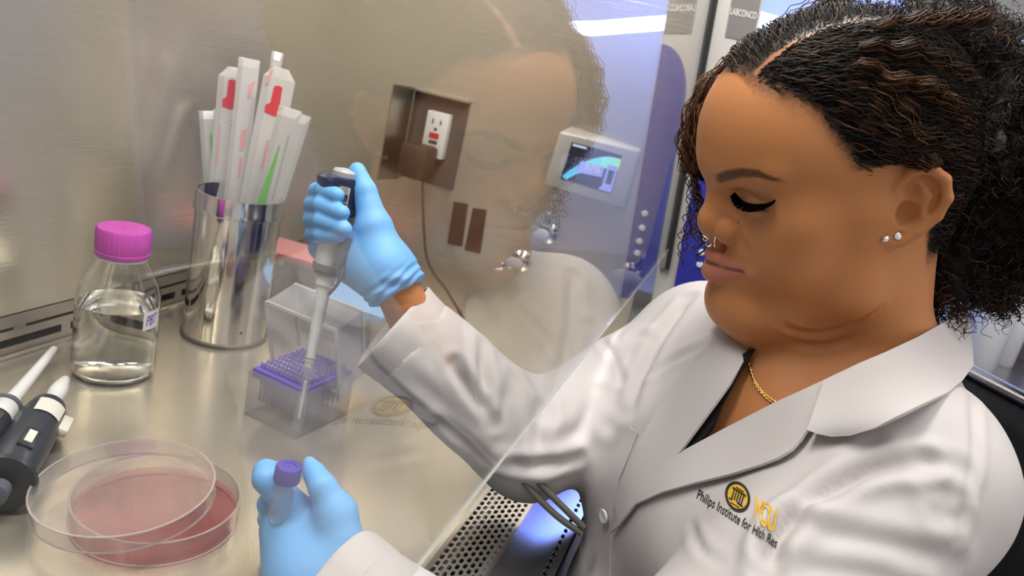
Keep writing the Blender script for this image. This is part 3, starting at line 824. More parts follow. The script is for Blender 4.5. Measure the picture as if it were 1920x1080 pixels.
# cuffs: open, hemmed ends of the sleeves
def cuff(C_, E_, r0, r1, ln, seed, wob=0.0016):
    d = nrm(C_ - E_); x, y, z = frame(d); V = []; n = 72; m = 14; rg = random.Random(seed); ph = [rg.uniform(0, 6) for _ in range(5)]
    prof = [(r0 + (r1 - r0) * t, -ln + ln * t) for t in np.linspace(0, 1, m)]
    prof += [(r1 - 0.0012, 0.0008), (r1 - 0.0026, 0.0)] + [(r1 - 0.0030 - 0.004 * t, -0.055 * t) for t in (0.2, 0.5, 1.0)]
    for k, (r, h) in enumerate(prof):
        for i in range(n):
            a = 2 * PI * i / n
            dr = wob * (math.sin(3 * a + ph[0] + h * 60) + 0.7 * math.sin(5 * a + ph[1] - h * 90) + 0.35 * math.sin(11 * a + ph[2]))
            hem = -0.0008 if abs(h + 0.022) < 0.0026 and k < m else 0.0
            V.append(C_ + d * (h + 0.0015 * math.sin(2 * a + ph[3])) + (x * math.cos(a) + y * math.sin(a)) * (r + dr + hem))
    V = np.array(V); F = [(k * n + i, k * n + (i + 1) % n, (k + 1) * n + (i + 1) % n, (k + 1) * n + i) for k in range(len(prof) - 1) for i in range(n)]
    o = mesh_obj('cuff', V, np.array(F), coat_m, person); return V, np.array(F)
cuff(CUR, ELR, 0.0425, 0.0462, 0.062, 4, 0.0008)
cuff(CUL, ELL, 0.0400, 0.0430, 0.062, 8, 0.0008)

# pieces of cloth that lie on the coat: meshed in the cloth's plane, laid on the surface, given a thickness
from mathutils.geometry import delaunay_2d_cdt
def sheet(poly, step):
    P = np.array(poly, float); B = []
    for a, b in zip(P, np.roll(P, -1, 0)):
        k = max(1, int(np.linalg.norm(b - a) / step)); B += [a + (b - a) * t for t in np.arange(k) / k]
    B = np.array(B); g = np.stack(np.meshgrid(np.arange(P[:, 0].min(), P[:, 0].max(), step), np.arange(P[:, 1].min(), P[:, 1].max(), step)), -1).reshape(-1, 2)
    g = g[in_poly(g, B)]
    d = np.array([np.min(np.linalg.norm(B - p, axis=1)) for p in g]) if len(g) else np.zeros(0)
    g = g[d > step * 0.55]
    A = np.vstack([B, g]); nb = len(B)
    r = delaunay_2d_cdt([Vector(p) for p in A.tolist()], [(i, (i + 1) % nb) for i in range(nb)], [], 1, 1e-4)
    return np.array([v[:] for v in r[0]]), [tuple(f) for f in r[2]], nb
def laid(name, poly, trees, lift, thick, material, parent, step=9, order=4, liftfn=None):
    U, F, nb = sheet(poly, step)
    T = np.full(len(U), np.nan)
    for i, p in enumerate(U):
        h = hit(p, *trees)
        if h is not None: T[i] = h[2]
    ok = ~np.isnan(T)
    for i in np.nonzero(~ok)[0]: T[i] = T[ok][np.argmin(np.linalg.norm(U[ok] - U[i], axis=1))]
    # the cloth follows the body as one smooth surface: fit the distance with a low-order polynomial
    q = (U - U.mean(0)) / (U.std(0) + 1e-9); od = order
    def basis(q): return np.stack([q[:, 0] ** i * q[:, 1] ** j for i in range(od + 1) for j in range(od + 1 - i)], 1)
    wgt = ok * 1.0 + 0.05; Bm = basis(q); co = np.linalg.lstsq(Bm * wgt[:, None], T * wgt, rcond=None)[0]
    def surf(U_):
        t = basis((U_ - U.mean(0)) / (U.std(0) + 1e-9)) @ co; return np.array([CAMP + ray(p) * s_ for p, s_ in zip(U_, t)])
    resid = T - Bm @ co
    P = surf(U); dx = surf(U + [2, 0]) - P; dy = surf(U + [0, 2]) - P; Nn = np.cross(dx, dy); Nn /= np.linalg.norm(Nn, axis=1)[:, None]
    Nn = np.where(((P - CAMP) * Nn).sum(1)[:, None] > 0, -Nn, Nn)
    lf = lift if liftfn is None else liftfn(U)
    P = P + nrm(CAMP - P.mean(0))[None] * 0 + np.array([-ray(p) for p in U]) * (lf[:, None] if isinstance(lf, np.ndarray) else lf)
    if thick <= 0:
        return mesh_obj(name, P, F, material, parent), P
    n = len(P); Pb = P - Nn * thick
    edge = {}
    for f in F:
        for a, b in zip(f, f[1:] + f[:1]): edge[(a, b)] = 1
    FF = [f for f in F] + [tuple(i + n for i in f[::-1]) for f in F] + [(a, b, b + n, a + n)[::-1] for (a, b) in edge if (b, a) not in edge]
    o = mesh_obj(name, np.vstack([P, Pb]), FF, material, parent); autosmooth(o, 55); return o, P
def near(U, line, w):
    L3 = np.column_stack([np.array(line, float), np.zeros(len(line))]); return np.exp(-(seg_dist(np.column_stack([U, np.zeros(len(U))]), L3) / w) ** 2)
# black top under the coat
black_m = mat('black_jersey', (0.012, 0.012, 0.014), 0.8, 0, 0.2)
laid('black_top', [(1414, 652), (1402, 672), (1386, 696), (1352, 760), (1336, 800), (1318, 822), (1280, 870), (1225, 900), (1300, 770), (1380, 670)], (body_bvh, full_bvh), 0.003, 0.002, black_m, person)
# far lapel, near lapel, collar
RE = [(1427, 616), (1369, 719), (1273, 849), (1215, 915)]
laid('lapel', [(1336, 604), (1380, 606), (1427, 614), (1400, 668), (1369, 719), (1320, 785), (1273, 849), (1222, 905), (1158, 975), (1150, 940), (1172, 880), (1200, 822), (1239, 752), (1290, 694), (1338, 652)],
     (full_bvh,), 0.004, 0.002, coat_m, person, liftfn=lambda U: 0.0035 + 0.007 * near(U, RE, 30))
LE = [(1285, 843), (1451, 755), (1610, 682), (1720, 634), (1822, 572)]
laid('lapel', [(1262, 858), (1287, 841), (1360, 802), (1451, 755), (1500, 733), (1545, 712), (1540, 765), (1513, 806), (1502, 822), (1484, 842), (1458, 858), (1427, 870), (1370, 888), (1300, 905), (1240, 922), (1190, 945), (1160, 985), (1143, 1000), (1165, 960), (1205, 905)],
     (full_bvh,), 0.005, 0.002, coat_m, person, liftfn=lambda U: 0.005 + 0.007 * near(U, LE, 35))
laid('collar', [(1513, 806), (1545, 712), (1610, 681), (1660, 660), (1720, 632), (1775, 602), (1815, 572), (1819, 600), (1823, 640), (1826, 684), (1806, 712), (1778, 735), (1730, 757), (1682, 780), (1640, 802), (1595, 817), (1560, 819), (1535, 814)],
     (full_bvh, body_bvh), 0.008, 0.0022, coat_m, person, order=3, liftfn=lambda U: 0.0085 + 0.010 * near(U, LE, 40))
# front edge band and button
laid('placket', [(1178, 800), (1196, 812), (1160, 900), (1146, 990), (1142, 1085), (1104, 1085), (1110, 1000), (1128, 900)], (full_bvh,), 0.002, 0.0016, coat_m, person)
bh = hit((1141, 966), full_bvh)
btn = mat('button_plastic', (0.82, 0.80, 0.78), 0.3)
lathe('button', [(0.002, 0.0), (0.0058, 0.0), (0.0062, 0.0012), (0.0056, 0.0020), (0.0042, 0.0016), (0.001, 0.0015)], bh[0] + bh[1] * 0.004, bh[1] if bh[1] @ ray((1141, 966)) < 0 else -bh[1], btn, person, n=28)

# embroidered crest and lettering on the breast
gold = mat('embroidery_gold', (0.80, 0.50, 0.03), 0.6); blk = mat('embroidery_black', (0.015, 0.013, 0.010), 0.7)
def sewn(name, V2, F, o, u, v, material, lift=0.0009, parent=None):
    P = []; L_ = None
    for a, b in V2:
        p = (o[0] + a * u[0] + b * v[0], o[1] + a * u[1] + b * v[1]); h = hit(p, full_bvh)
        P.append(CAMP + ray(p) * ((h[2] if h else 0.57) - lift))
    return mesh_obj(name, P, F, material, parent or person, smooth=False)
u_, v_ = np.array([0.845, 0.535]), np.array([0.30, -0.95])
V2, F2 = text_polys('Philips Institute for Hlth Res', bold=0.012); V2 = V2 - V2.min(0); V2 = V2 * [176 / V2[:, 0].max(), 24 / V2[:, 1].max()]
sewn('embroidered_text', V2, F2, (1304, 939), u_, v_, blk)
for ch, ox, wd, z in (('V', 0, 20, 0.0011), ('C', 17, 17, 0.0014), ('U', 34, 19, 0.0012)):
    V2, F2 = text_polys(ch, bold=0.035); V2 = V2 - V2.min(0); hgt = 44
    V2 = V2 * [wd / V2[:, 0].max(), hgt / V2[:, 1].max()] + [ox, 0]
    sewn('embroidered_letter', V2, F2, (1409, 972), np.array([0.80, 0.52]), np.array([0.17, -0.985]), gold, z)
def disc2(r0, r1, n=40):
    V = [(r * math.cos(2 * PI * i / n), r * math.sin(2 * PI * i / n)) for r in (r0, r1) for i in range(n)]
    return np.array(V), [(i, (i + 1) % n, n + (i + 1) % n, n + i) for i in range(n)]
sc_ = (1383, 931)
V2, F2 = disc2(21, 26.5); crest = sewn('crest', V2, F2, sc_, u_, v_, blk, 0.0012)
V2, F2 = disc2(0.5, 21.5); sewn('crest_field', V2, F2, sc_, u_, v_, gold, 0.0009)
RC = []
for k in range(5): RC.append((-11.5 + k * 5.2, -9, 2.6, 17))
RC += [(-15, 8, 30, 3.5), (-15, -12.5, 30, 3.2), (-9, 13, 18, 2.2), (-10, -17.5, 20, 2.0)]
V2 = []; F2 = []
for x0, y0, w0, h0 in RC:
    n0 = len(V2); V2 += [(x0, y0), (x0 + w0, y0), (x0 + w0, y0 + h0), (x0, y0 + h0)]; F2.append((n0, n0 + 1, n0 + 2, n0 + 3))
sewn('crest_columns', np.array(V2), F2, sc_, u_, v_, blk, 0.0024)

# ------------------------------------------------------------------ jewellery
goldm = mat('gold', (0.85, 0.55, 0.16), 0.25, 1.0); silver = mat('silver', (0.9, 0.9, 0.9), 0.15, 1.0); gem = mat('clear_stone', (0.95, 0.95, 0.95), 0.05, 0, 1.0)
ch_p = [h[0] + 0.0022 * (h[1] if h[1] @ ray((1420, 700)) < 0 else -h[1]) for h in (hit(p, body_bvh) for p in spline(np.array([(1404, 650), (1405, 672), (1412, 705), (1426, 732), (1446, 752), (1475, 768)], float), 4)) if h]
nl = empty('necklace', ch_p[0], parent=None); nl.parent = person; nl.location = Vector((ch_p[0] - np.array(person.location)).tolist())
for i, p in enumerate(spline(ch_p, 2)):
    q = spline(ch_p, 2); t = q[min(i + 1, len(q) - 1)] - q[max(i - 1, 0)]
    x, y, z = frame(t, ray((1420, 700)) if i % 2 else (0, 0, 1))
    ring = [p + 0.0021 * nrm(t) * math.cos(a) + 0.0012 * y * math.sin(a) for a in np.linspace(0, 2 * PI, 10)]
    tube('chain_link', ring, 0.00042, goldm, nl, n=5)
for p in ((1659, 447), (1682, 443)):
    h = hit(p, body_bvh); n_ = h[1] if h[1] @ ray(p) < 0 else -h[1]
    st = lathe('stud_earring', [(0.0022, -0.001), (0.0026, 0.0004), (0.0024, 0.0012), (0.0018, 0.0014)], h[0], n_, silver, person, n=20)
    lathe('stone', [(0.0017, 0.0010), (0.0019, 0.0018), (0.0011, 0.0024)], h[0], n_, gem, st, n=8, smooth=False)
nr = [(0.0205, 0.0, 0)]
rc = np.array([-0.0125, 0.0975, -0.0205]); rr_ = 0.0058
tube('nose_ring', tw(np.array([rc + rr_ * (np.array([-0.55, 0.75, 0.0]) * math.cos(a) + np.array([0, 0, 1.0]) * math.sin(a)) for a in np.linspace(-2.6, 1.5, 22)])), 0.00045, silver, person, n=6)
tube('nose_ring', tw(np.array([np.array([0, 0.0985, -0.0255]) + 0.0042 * (np.array([1.0, 0, 0]) * math.cos(a) + np.array([0, 0.5, -0.85]) * math.sin(a)) for a in np.linspace(0.0, PI, 16)])), 0.0006, silver, person, n=6)

# ------------------------------------------------------------------ trousers and shoes (seated, knees under the cabinet)
def build_legs():
    hipR, hipL = tp(-0.09, 0.0, -0.455), tp(0.09, 0.0, -0.455)
    kR, kL = tp(-0.13, 0.40, -0.47), tp(0.14, 0.40, -0.47)
    aR, aL = tp(-0.13, 0.40, -0.89), tp(0.14, 0.37, -0.89)
    P = np.array([hipR, hipL, kR, kL, aR, aL]); F = Field(*[np.arange(l, h, 0.008) for l, h in zip(P.min(0) - 0.13, P.max(0) + 0.13)])
    F.ell(tp(0, -0.01, -0.44), (0.17, 0.12, 0.075), 0.04, axes=np.array([TL, TF, TU]))
    for h_, k_, a_ in ((hipR, kR, aR), (hipL, kL, aL)):
        F.cone(h_, k_, 0.082, 0.060, 0.04); F.cone(k_, a_, 0.060, 0.042, 0.03)
    V, Q = F.mesh(); mesh_obj('trousers', relax(V, Q, 2), Q, mat('trousers_maroon', (0.05, 0.010, 0.012), 0.8), person)
    for a_ in (aR, aL):
        S = Field(*[np.arange(l, h, 0.005) for l, h in zip(a_ + [-0.22, -0.1, -0.12], a_ + [0.12, 0.24, 0.06])])
        b0 = np.array([a_[0], a_[1], -0.745]); S.cone(b0 - TF * 0.03, b0 + TF * 0.13, 0.036, 0.030, 0.02); S.cone(b0, a_ - TU * 0.02, 0.036, 0.036, 0.02)
        S.D = np.maximum(S.D, (-0.778 - S.ax[2])[None, None, :]); V, Q = S.mesh(); mesh_obj('shoe', relax(V, Q, 1), Q, black_m, person)
build_legs()
# ------------------------------------------------------------------ hair
rs = np.random.RandomState(11)
HV = []; HF = []; HC = []; HN = 0
def strands(paths, rad, col, sides=4):
    """paths (n,m,3) in head-local space, rad (n,m) or scalar, col (n,3)"""
    global HN
    P = np.asarray(paths, float); n, m, _ = P.shape
    rad = np.broadcast_to(np.asarray(rad, float), (n, m))
    T = np.gradient(P, axis=1); T /= np.linalg.norm(T, axis=2)[..., None] + 1e-12
    ref = np.array([0.31, 0.52, 0.79]); x = np.cross(T, ref); x /= np.linalg.norm(x, axis=2)[..., None] + 1e-9; y = np.cross(T, x)
    a = 2 * PI * np.arange(sides) / sides
    V = P[:, :, None] + rad[..., None, None] * (x[:, :, None] * np.cos(a)[None, None, :, None] + y[:, :, None] * np.sin(a)[None, None, :, None])
    i = np.arange(n)[:, None, None] * m * sides; k = np.arange(m - 1)[None, :, None] * sides; s = np.arange(sides)[None, None, :]; s2 = (s + 1) % sides
    F = np.stack([i + k + s, i + k + s2, i + k + sides + s2, i + k + sides + s], -1).reshape(-1, 4) + HN
    HV.append(V.reshape(-1, 3)); HF.append(F); HN += n * m * sides
    HC.append(np.repeat(np.asarray(col), m * sides, axis=0))
DARK = np.array([0.0075, 0.0048, 0.0036]); BROWN = np.array([0.070, 0.027, 0.011]); TAN = np.array([0.20, 0.088, 0.034])
def tint(n, p_b=0.25, p_t=0.06):
    r = rs.rand(n); c = DARK * (0.6 + 0.9 * rs.rand(n))[:, None]
    b = r < p_b; c[b] = BROWN * (0.5 + 0.8 * rs.rand(b.sum()))[:, None]
    t = r < p_t; c[t] = TAN * (0.5 + 0.7 * rs.rand(t.sum()))[:, None]
    return c
EC = np.array([0, 0, 0.033]); ER = np.array([0.0735, 0.096, 0.0925])
NT, NP_ = 90, 180
_lb = bvh_of(bodyV, bodyQ)
def _tab():
    T = np.zeros((NT + 1, NP_ + 1))
    for i in range(NT + 1):
        for j in range(NP_ + 1):
            t = PI * i / NT; p = 2 * PI * j / NP_; d = Vector((math.sin(t) * math.cos(p), math.sin(t) * math.sin(p), math.cos(t)))
            # outermost skin along this direction
            h_ = _lb.ray_cast(Vector(EC.tolist()) + d * 0.16, -d); T[i, j] = 0.16 - h_[3] if h_[0] is not None else 0.09
    return T
RT = np.clip(_tab(), 0.06, 0.112)
def scalp_r(d):
    t = np.arccos(np.clip(d[..., 2], -1, 1)) / PI * NT; p = (np.arctan2(d[..., 1], d[..., 0]) % (2 * PI)) / (2 * PI) * NP_
    i = np.clip(t.astype(int), 0, NT - 1); j = np.clip(p.astype(int), 0, NP_ - 1); u = t - i; v = p - j
    return (RT[i, j] * (1 - u) + RT[i + 1, j] * u) * (1 - v) + (RT[i, j + 1] * (1 - u) + RT[i + 1, j + 1] * u) * v
def on_scalp(P, off):
    d = P - EC; d = d / np.linalg.norm(d, axis=-1)[..., None]
    return EC + d * (scalp_r(d) + off)[..., None]
# --- combed layer: waves that follow the scalp away from the parting
def combed(n, m, side):
    d = rs.normal(size=(n * 8, 3)); d /= np.linalg.norm(d, axis=1)[:, None]; P = on_scalp(EC + d * ER, 0.0)
    px = np.interp(P[:, 1], PART[::-1, 1], PART[::-1, 0])
    ok = (rs.rand(len(P)) < sm(-0.002, 0.016, hairline(P))) & (np.abs(P[:, 0] - px) > 0.0011 + 0.0006 * np.sin(P[:, 1] * 300)) & ((P[:, 0] < px - 0.001) if side < 0 else (P[:, 0] > px + 0.001)) & (P[:, 1] > -0.085)
    P = P[ok][:n]; n = len(P); path = np.zeros((n, m, 3)); ph = rs.rand(n) * 6.28
    off = 0.0010 + 0.0065 * rs.rand(n) ** 1.6
    wl = 0.012 + 0.014 * rs.rand(n); amp = 0.0006 + 0.0014 * rs.rand(n) ** 2; ph2 = rs.rand(n) * 6.28; dj = rs.normal(0, 0.16, (n, 3))
    Q = P.copy(); step = 0.0030; alive = np.ones(n); A_ = np.ones((n, m))
    for k in range(m):
        if side < 0:
            v = np.stack([-0.25 - 3.0 * np.maximum(Q[:, 0] + 0.05, 0), -np.ones(n), -0.45 + 0 * ph], 1)
        else:
            v = np.stack([0.9 + 0 * ph, -0.75 + 0 * ph, -0.2 + 0 * ph], 1)
        v = v + dj
        nn = (Q - EC) / ER ** 2; nn /= np.linalg.norm(nn, axis=1)[:, None]
        v -= nn * (v * nn).sum(1)[:, None]; v /= np.linalg.norm(v, axis=1)[:, None]
        sidev = np.cross(nn, v); s = np.sin(ph + 2 * PI * k * step / wl)
        grow = min(1, k / 4)
        path[:, k] = on_scalp(Q, off * grow + 0.0012 * np.cos(ph + 2 * PI * k * step / wl) * grow) + sidev * (amp * s)[:, None]
        nq = on_scalp(Q + v * step, 0.0)
        stop = (np.abs(nq[:, 0]) > 0.055) & (nq[:, 1] > -0.044) & (nq[:, 1] < 0.016) & (nq[:, 2] < 0.040)      # not over the ears
        alive = alive * ~stop; A_[:, k] = alive
        Q = np.where(stop[:, None], Q + (nq - Q) * 0.02, nq)
    rad = np.linspace(1, 0.55, m)[None] * (0.00030 + 0.00022 * rs.rand(n))[:, None]
    strands(path, rad * A_, tint(n, 0.12, 0.015), 3)
combed(8000, 18, -1); combed(3600, 17, 1)
# --- soft wavy locks over the temple
def lock(g, n, spread, amp, wl, rad, cols, m=60):
    g0 = spline(g, 14); s = np.concatenate([[0], np.cumsum(np.linalg.norm(np.diff(g0, axis=0), axis=1))])
    q = np.linspace(0, s[-1], m); c = np.stack([np.interp(q, s, g0[:, i]) for i in range(3)], 1)
    t = np.gradient(c, axis=0); t /= np.linalg.norm(t, axis=1)[:, None]; x = np.cross(t, [0.25, 0.15, 1.0]); x /= np.linalg.norm(x, axis=1)[:, None]; y = np.cross(t, x)
    P = []
    for _ in range(n):
        a0 = rs.normal(0, 1, 2) * spread; p0 = rs.normal(0, 0.5); w_ = wl * (0.9 + 0.2 * rs.rand()); f = np.sin(np.linspace(0.25, PI - 0.35, m)) ** 0.7
        ph_ = q / w_ * 2 * PI + p0
        P.append(c + x * (a0[0] * f + amp * np.sin(ph_))[:, None] + y * (a0[1] * f + amp * 0.7 * np.cos(ph_))[:, None])
    strands(np.array(P), rad * np.clip(np.minimum(np.linspace(0.3, 5, m), np.linspace(6, 0.35, m)), 0, 1)[None], cols[rs.randint(len(cols), size=n)] * (0.5 + 0.9 * rs.rand(n))[:, None], 3)
def skin_path(pxs, lift):
    g = []
    for p in pxs:
        h = hit(p, body_bvh)
        if h is not None: g.append(tl(h[0] + (CAMP - h[0]) / np.linalg.norm(CAMP - h[0]) * lift))
        elif len(g) > 1: g.append(2 * g[-1] - g[-2])
    return np.array(g)
PAL = np.array([TAN * 0.55, BROWN * 1.0, BROWN * 0.6, DARK * 1.5])
lock(skin_path([(1600, 118), (1640, 146), (1678, 178), (1702, 215), (1716, 252), (1735, 280), (1760, 312)], 0.007), 70, 0.0022, 0.0016, 0.020, 0.00042, PAL)
lock(skin_path([(1610, 112), (1650, 138), (1680, 153), (1733, 163), (1769, 188), (1797, 224), (1820, 285)], 0.012), 110, 0.0028, 0.0022, 0.022, 0.00045, PAL[:3])
lock(skin_path([(1610, 85), (1660, 92), (1720, 98), (1780, 128), (1830, 180)], 0.012), 100, 0.0030, 0.0022, 0.024, 0.00045, PAL[1:])
lock(skin_path([(1640, 50), (1700, 45), (1760, 60), (1820, 95), (1860, 150)], 0.014), 110, 0.0034, 0.0024, 0.026, 0.00045, PAL)
lock(skin_path([(1575, 190), (1610, 222), (1650, 262), (1690, 296), (1730, 316)], 0.004), 60, 0.0022, 0.0014, 0.020, 0.0004, PAL[2:])
lock(skin_path([(1590, 150), (1630, 185), (1668, 235), (1700, 280), (1745, 318)], 0.005), 60, 0.0022, 0.0014, 0.020, 0.0004, PAL[1:])
lock(np.array([tl(at(p, d)) for p, d in (((1715, 262), 0.598), ((1752, 292), 0.602), ((1782, 335), 0.610), ((1788, 395), 0.612), ((1765, 455), 0.612))]), 130, 0.0034, 0.0020, 0.018, 0.00045, PAL[2:])
lock(np.array([tl(at(p, d)) for p, d in (((1690, 285), 0.590), ((1735, 302), 0.598), ((1778, 330), 0.612), ((1800, 400), 0.618), ((1785, 470), 0.618))]), 110, 0.0030, 0.0020, 0.018, 0.00045, PAL[3:])
lock(skin_path([(1660, 262), (1700, 272), (1740, 280), (1768, 292), (1786, 312), (1800, 345)], 0.006), 130, 0.0034, 0.0018, 0.018, 0.00045, PAL[2:])
lock(skin_path([(1690, 240), (1740, 255), (1775, 275), (1800, 310), (1815, 350)], 0.008), 130, 0.0036, 0.0018, 0.018, 0.00045, PAL[2:])
# --- curly mass at the back of the head
MASS = [((1745, 75), 0.645, 0.040), ((1800, 120), 0.66, 0.045), ((1835, 215), 0.655, 0.050), ((1830, 320), 0.645, 0.050), ((1825, 420), 0.64, 0.046), ((1785, 478), 0.632, 0.032),
        ((1768, 545), 0.622, 0.016), ((1850, 480), 0.66, 0.036), ((1895, 430), 0.69, 0.045), ((1885, 300), 0.70, 0.055), ((1880, 200), 0.70, 0.050), ((1870, 545), 0.675, 0.013)]
MC = np.array([tl(at(p, d)) for p, d, r in MASS]); MR = np.array([r for _, _, r in MASS])
MC = np.vstack([MC, MC[[1, 2, 3, 4]] * [-0.6, 1, 1] + [0.01, -0.01, 0]]); MR = np.concatenate([MR, MR[[1, 2, 3, 4]]])
core = Field(*[np.arange(MC[:, i].min() - 0.07, MC[:, i].max() + 0.07, 0.004) for i in range(3)])
for c_, r_ in zip(MC, MR): core.ball(c_, r_ * 0.86, 0.02)
cV, cQ = core.mesh(); cN = vnormals(cV, cQ)
cV = cV + cN * (0.003 * np.sin(cV[:, 0] * 300 + 2 * np.sin(cV[:, 2] * 220)) * np.sin(cV[:, 1] * 260))[:, None]
HV.append(cV); HF.append(cQ + HN); HN += len(cV); HC.append(np.tile(DARK * 0.5, (len(cV), 1)))
def curls(n, m, turns, hr, rad, out):
    i = rs.choice(len(cV), n); P = cV[i]; N_ = cN[i]
    ok = ~((P[:, 1] > -0.046) & (np.abs(P[:, 0]) > 0.050) & (P[:, 2] < 0.050) & (P[:, 2] > -0.045)); P = P[ok]; N_ = N_[ok]; n = len(P)
    d = rs.normal(0, 0.5, (n, 3)) + np.array([0, -0.5, -0.8]); d -= N_ * (d * N_).sum(1)[:, None] * 0.9; d /= np.linalg.norm(d, axis=1)[:, None]
    ln = 0.022 + 0.022 * rs.rand(n); t = np.linspace(0, 1, m)[None]
    x = np.cross(d, N_); x /= np.linalg.norm(x, axis=1)[:, None]; ph = rs.rand(n) * 6.28
    tu = turns * (0.7 + 0.6 * rs.rand(n)); h_ = hr * (0.6 + 0.8 * rs.rand(n))
    a = ph[:, None] + 2 * PI * tu[:, None] * t * np.where(rs.rand(n) > 0.5, 1, -1)[:, None]
    g = P[:, None] + d[:, None] * (ln[:, None] * t)[..., None] + N_[:, None] * (out * np.sin(t * 2.4) * (0.3 + rs.rand(n))[:, None])[..., None]
    rr = h_[:, None] * np.minimum(1, t * 4)
    path = g + x[:, None] * (rr * np.cos(a))[..., None] + N_[:, None] * (rr * np.sin(a))[..., None]
    strands(path, rad * (0.6 + 0.7 * rs.rand(n))[:, None] * np.linspace(1, 0.6, m)[None], tint(n, 0.16, 0.03), 3)
curls(5200, 18, 1.8, 0.0036, 0.00042, 0.005)
curls(1500, 22, 2.2, 0.0052, 0.00052, 0.009)
# --- loose coils, guided: (points with depth, how many, coil radius start/end, turns)
def coils(pts, n, spread, h0, h1, wl, rad, p_b=0.35, p_t=0.08, m=90, lenj=0.15):
    G = np.array([tl(at(p, d)) for p, d in pts]); g0 = spline(G, 16)
    s = np.concatenate([[0], np.cumsum(np.linalg.norm(np.diff(g0, axis=0), axis=1))])
    for _ in range(n):
        L_ = s[-1] * (1 - lenj * rs.rand()); q = np.linspace(0, L_, m); g = np.stack([np.interp(q, s, g0[:, i]) for i in range(3)], 1)
        off = rs.normal(0, spread, 3); g = g + off * np.linspace(0.5, 1, m)[:, None]
        t = np.gradient(g, axis=0); t /= np.linalg.norm(t, axis=1)[:, None]; x = np.cross(t, [0.3, 1, 0.2]); x /= np.linalg.norm(x, axis=1)[:, None]; y = np.cross(t, x)
        w_ = wl * (0.8 + 0.4 * rs.rand()); a = rs.rand() * 6.28 + q / w_ * 2 * PI * (1 if rs.rand() > 0.5 else -1); h = h0 + (h1 - h0) * (q / s[-1]) ** 1.4
        path = g + x * (h * np.cos(a))[:, None] + y * (h * np.sin(a))[:, None]
        strands(path[None], rad * np.linspace(1.1, 0.7, m)[None], tint(1, p_b, p_t), 4)
FR = [((1455, 90), 0.625), ((1396, 122), 0.618), ((1350, 165), 0.616), ((1320, 215), 0.616), ((1305, 265), 0.617), ((1300, 325), 0.618)]
FG = np.array([tl(at(p, d)) for p, d in FR])
lock(FG, 260, 0.0062, 0.0022, 0.026, 0.00048, PAL[:3] * 1.5); lock(FG[1:] + [0.002, 0.002, 0], 180, 0.0055, 0.0022, 0.022, 0.00042, PAL)
lock(np.array([tl(at(p, d)) for p, d in (((1540, 30), 0.645), ((1480, 72), 0.635), ((1425, 108), 0.628), ((1385, 140), 0.625), ((1352, 190), 0.625))]), 220, 0.0048, 0.0018, 0.022, 0.00045, PAL[2:])
lock(np.array([tl(at(p, d)) for p, d in (((1600, -10), 0.655), ((1530, 30), 0.645), ((1470, 75), 0.638), ((1420, 118), 0.632))]), 200, 0.0050, 0.0018, 0.022, 0.00045, PAL[2:])
coils(FR + [((1302, 375), 0.622), ((1292, 425), 0.62), ((1280, 470), 0.615), ((1268, 512), 0.61)], 7, 0.0030, 0.0005, 0.0036, 0.017, 0.00055, 0.8, 0.3)
coils(FR + [((1310, 380), 0.622), ((1306, 425), 0.62), ((1300, 480), 0.615)], 7, 0.0030, 0.0005, 0.0034, 0.015, 0.00055, 0.6, 0.2)
coils(FR[3:] + [((1306, 360), 0.622), ((1318, 410), 0.62), ((1318, 445), 0.615), ((1312, 490), 0.61)], 3, 0.002, 0.001, 0.0040, 0.018, 0.0008, 0.1, 0.0)
# wisps at the nape and below the ear
coils([((1750, 430), 0.622), ((1728, 480), 0.618), ((1716, 520), 0.617), ((1712, 560), 0.617)], 16, 0.0040, 0.001, 0.0045, 0.016, 0.0009, 0.2, 0.03)
coils([((1770, 470), 0.63), ((1750, 540), 0.625), ((1738, 590), 0.622), ((1730, 625), 0.62)], 10, 0.0040, 0.001, 0.0042, 0.016, 0.0008, 0.2, 0.03)
coils([((1830, 500), 0.66), ((1850, 535), 0.662), ((1870, 560), 0.664), ((1900, 570), 0.668)], 16, 0.006, 0.002, 0.0052, 0.018, 0.0009, 0.6, 0.15)
coils([((1800, 500), 0.64), ((1815, 545), 0.645), ((1825, 570), 0.65)], 14, 0.007, 0.002, 0.0050, 0.018, 0.0009, 0.3, 0.05)
hair_m = vcol_mat('hair', 0.50, 0.22)
mesh_obj('hair', tw(np.vstack(HV)), np.vstack(HF), hair_m, person, cols=np.vstack(HC))
# --- lashes
lash = spline(np.array([(1378, 362), (1388, 374), (1405, 382), (1425, 384), (1442, 381), (1453, 376)], float), 8)
roots = np.array([tl(h[0]) for h in (hit(p, body_bvh) for p in lash) if h is not None])
for mir_ in (1, -1):
    HV = []; HF = []; HC = []; HN = 0
    for k in range(len(roots)):
        for rep in range(3):
            p = roots[k] * [mir_, 1, 1]; f = k / (len(roots) - 1)
            d = nrm(np.array([-mir_ * (-0.15 + 0.75 * f) + rs.normal(0, 0.08), 0.70, -0.95 + 0.35 * f]))
            t = np.linspace(0, 1, 7)[:, None]; ln = 0.0060 + 0.0040 * math.sin(f * PI) + 0.001 * rs.rand()
            path = p - d * 0.001 + d * ln * t + np.array([0, 0, 1.0]) * ln * 0.34 * t ** 2
            strands(path[None], np.linspace(0.00075, 0.00025, 7)[None], DARK[None] * 0.3, 3)
    mesh_obj('eyelashes', tw(np.vstack(HV)), np.vstack(HF), mat('lash_black', (0.004, 0.003, 0.003), 1.0, 0, 0.0), person)
# ------------------------------------------------------------------ end-wall fixtures
def wallpt(px, x=LX): return onX(px, x)
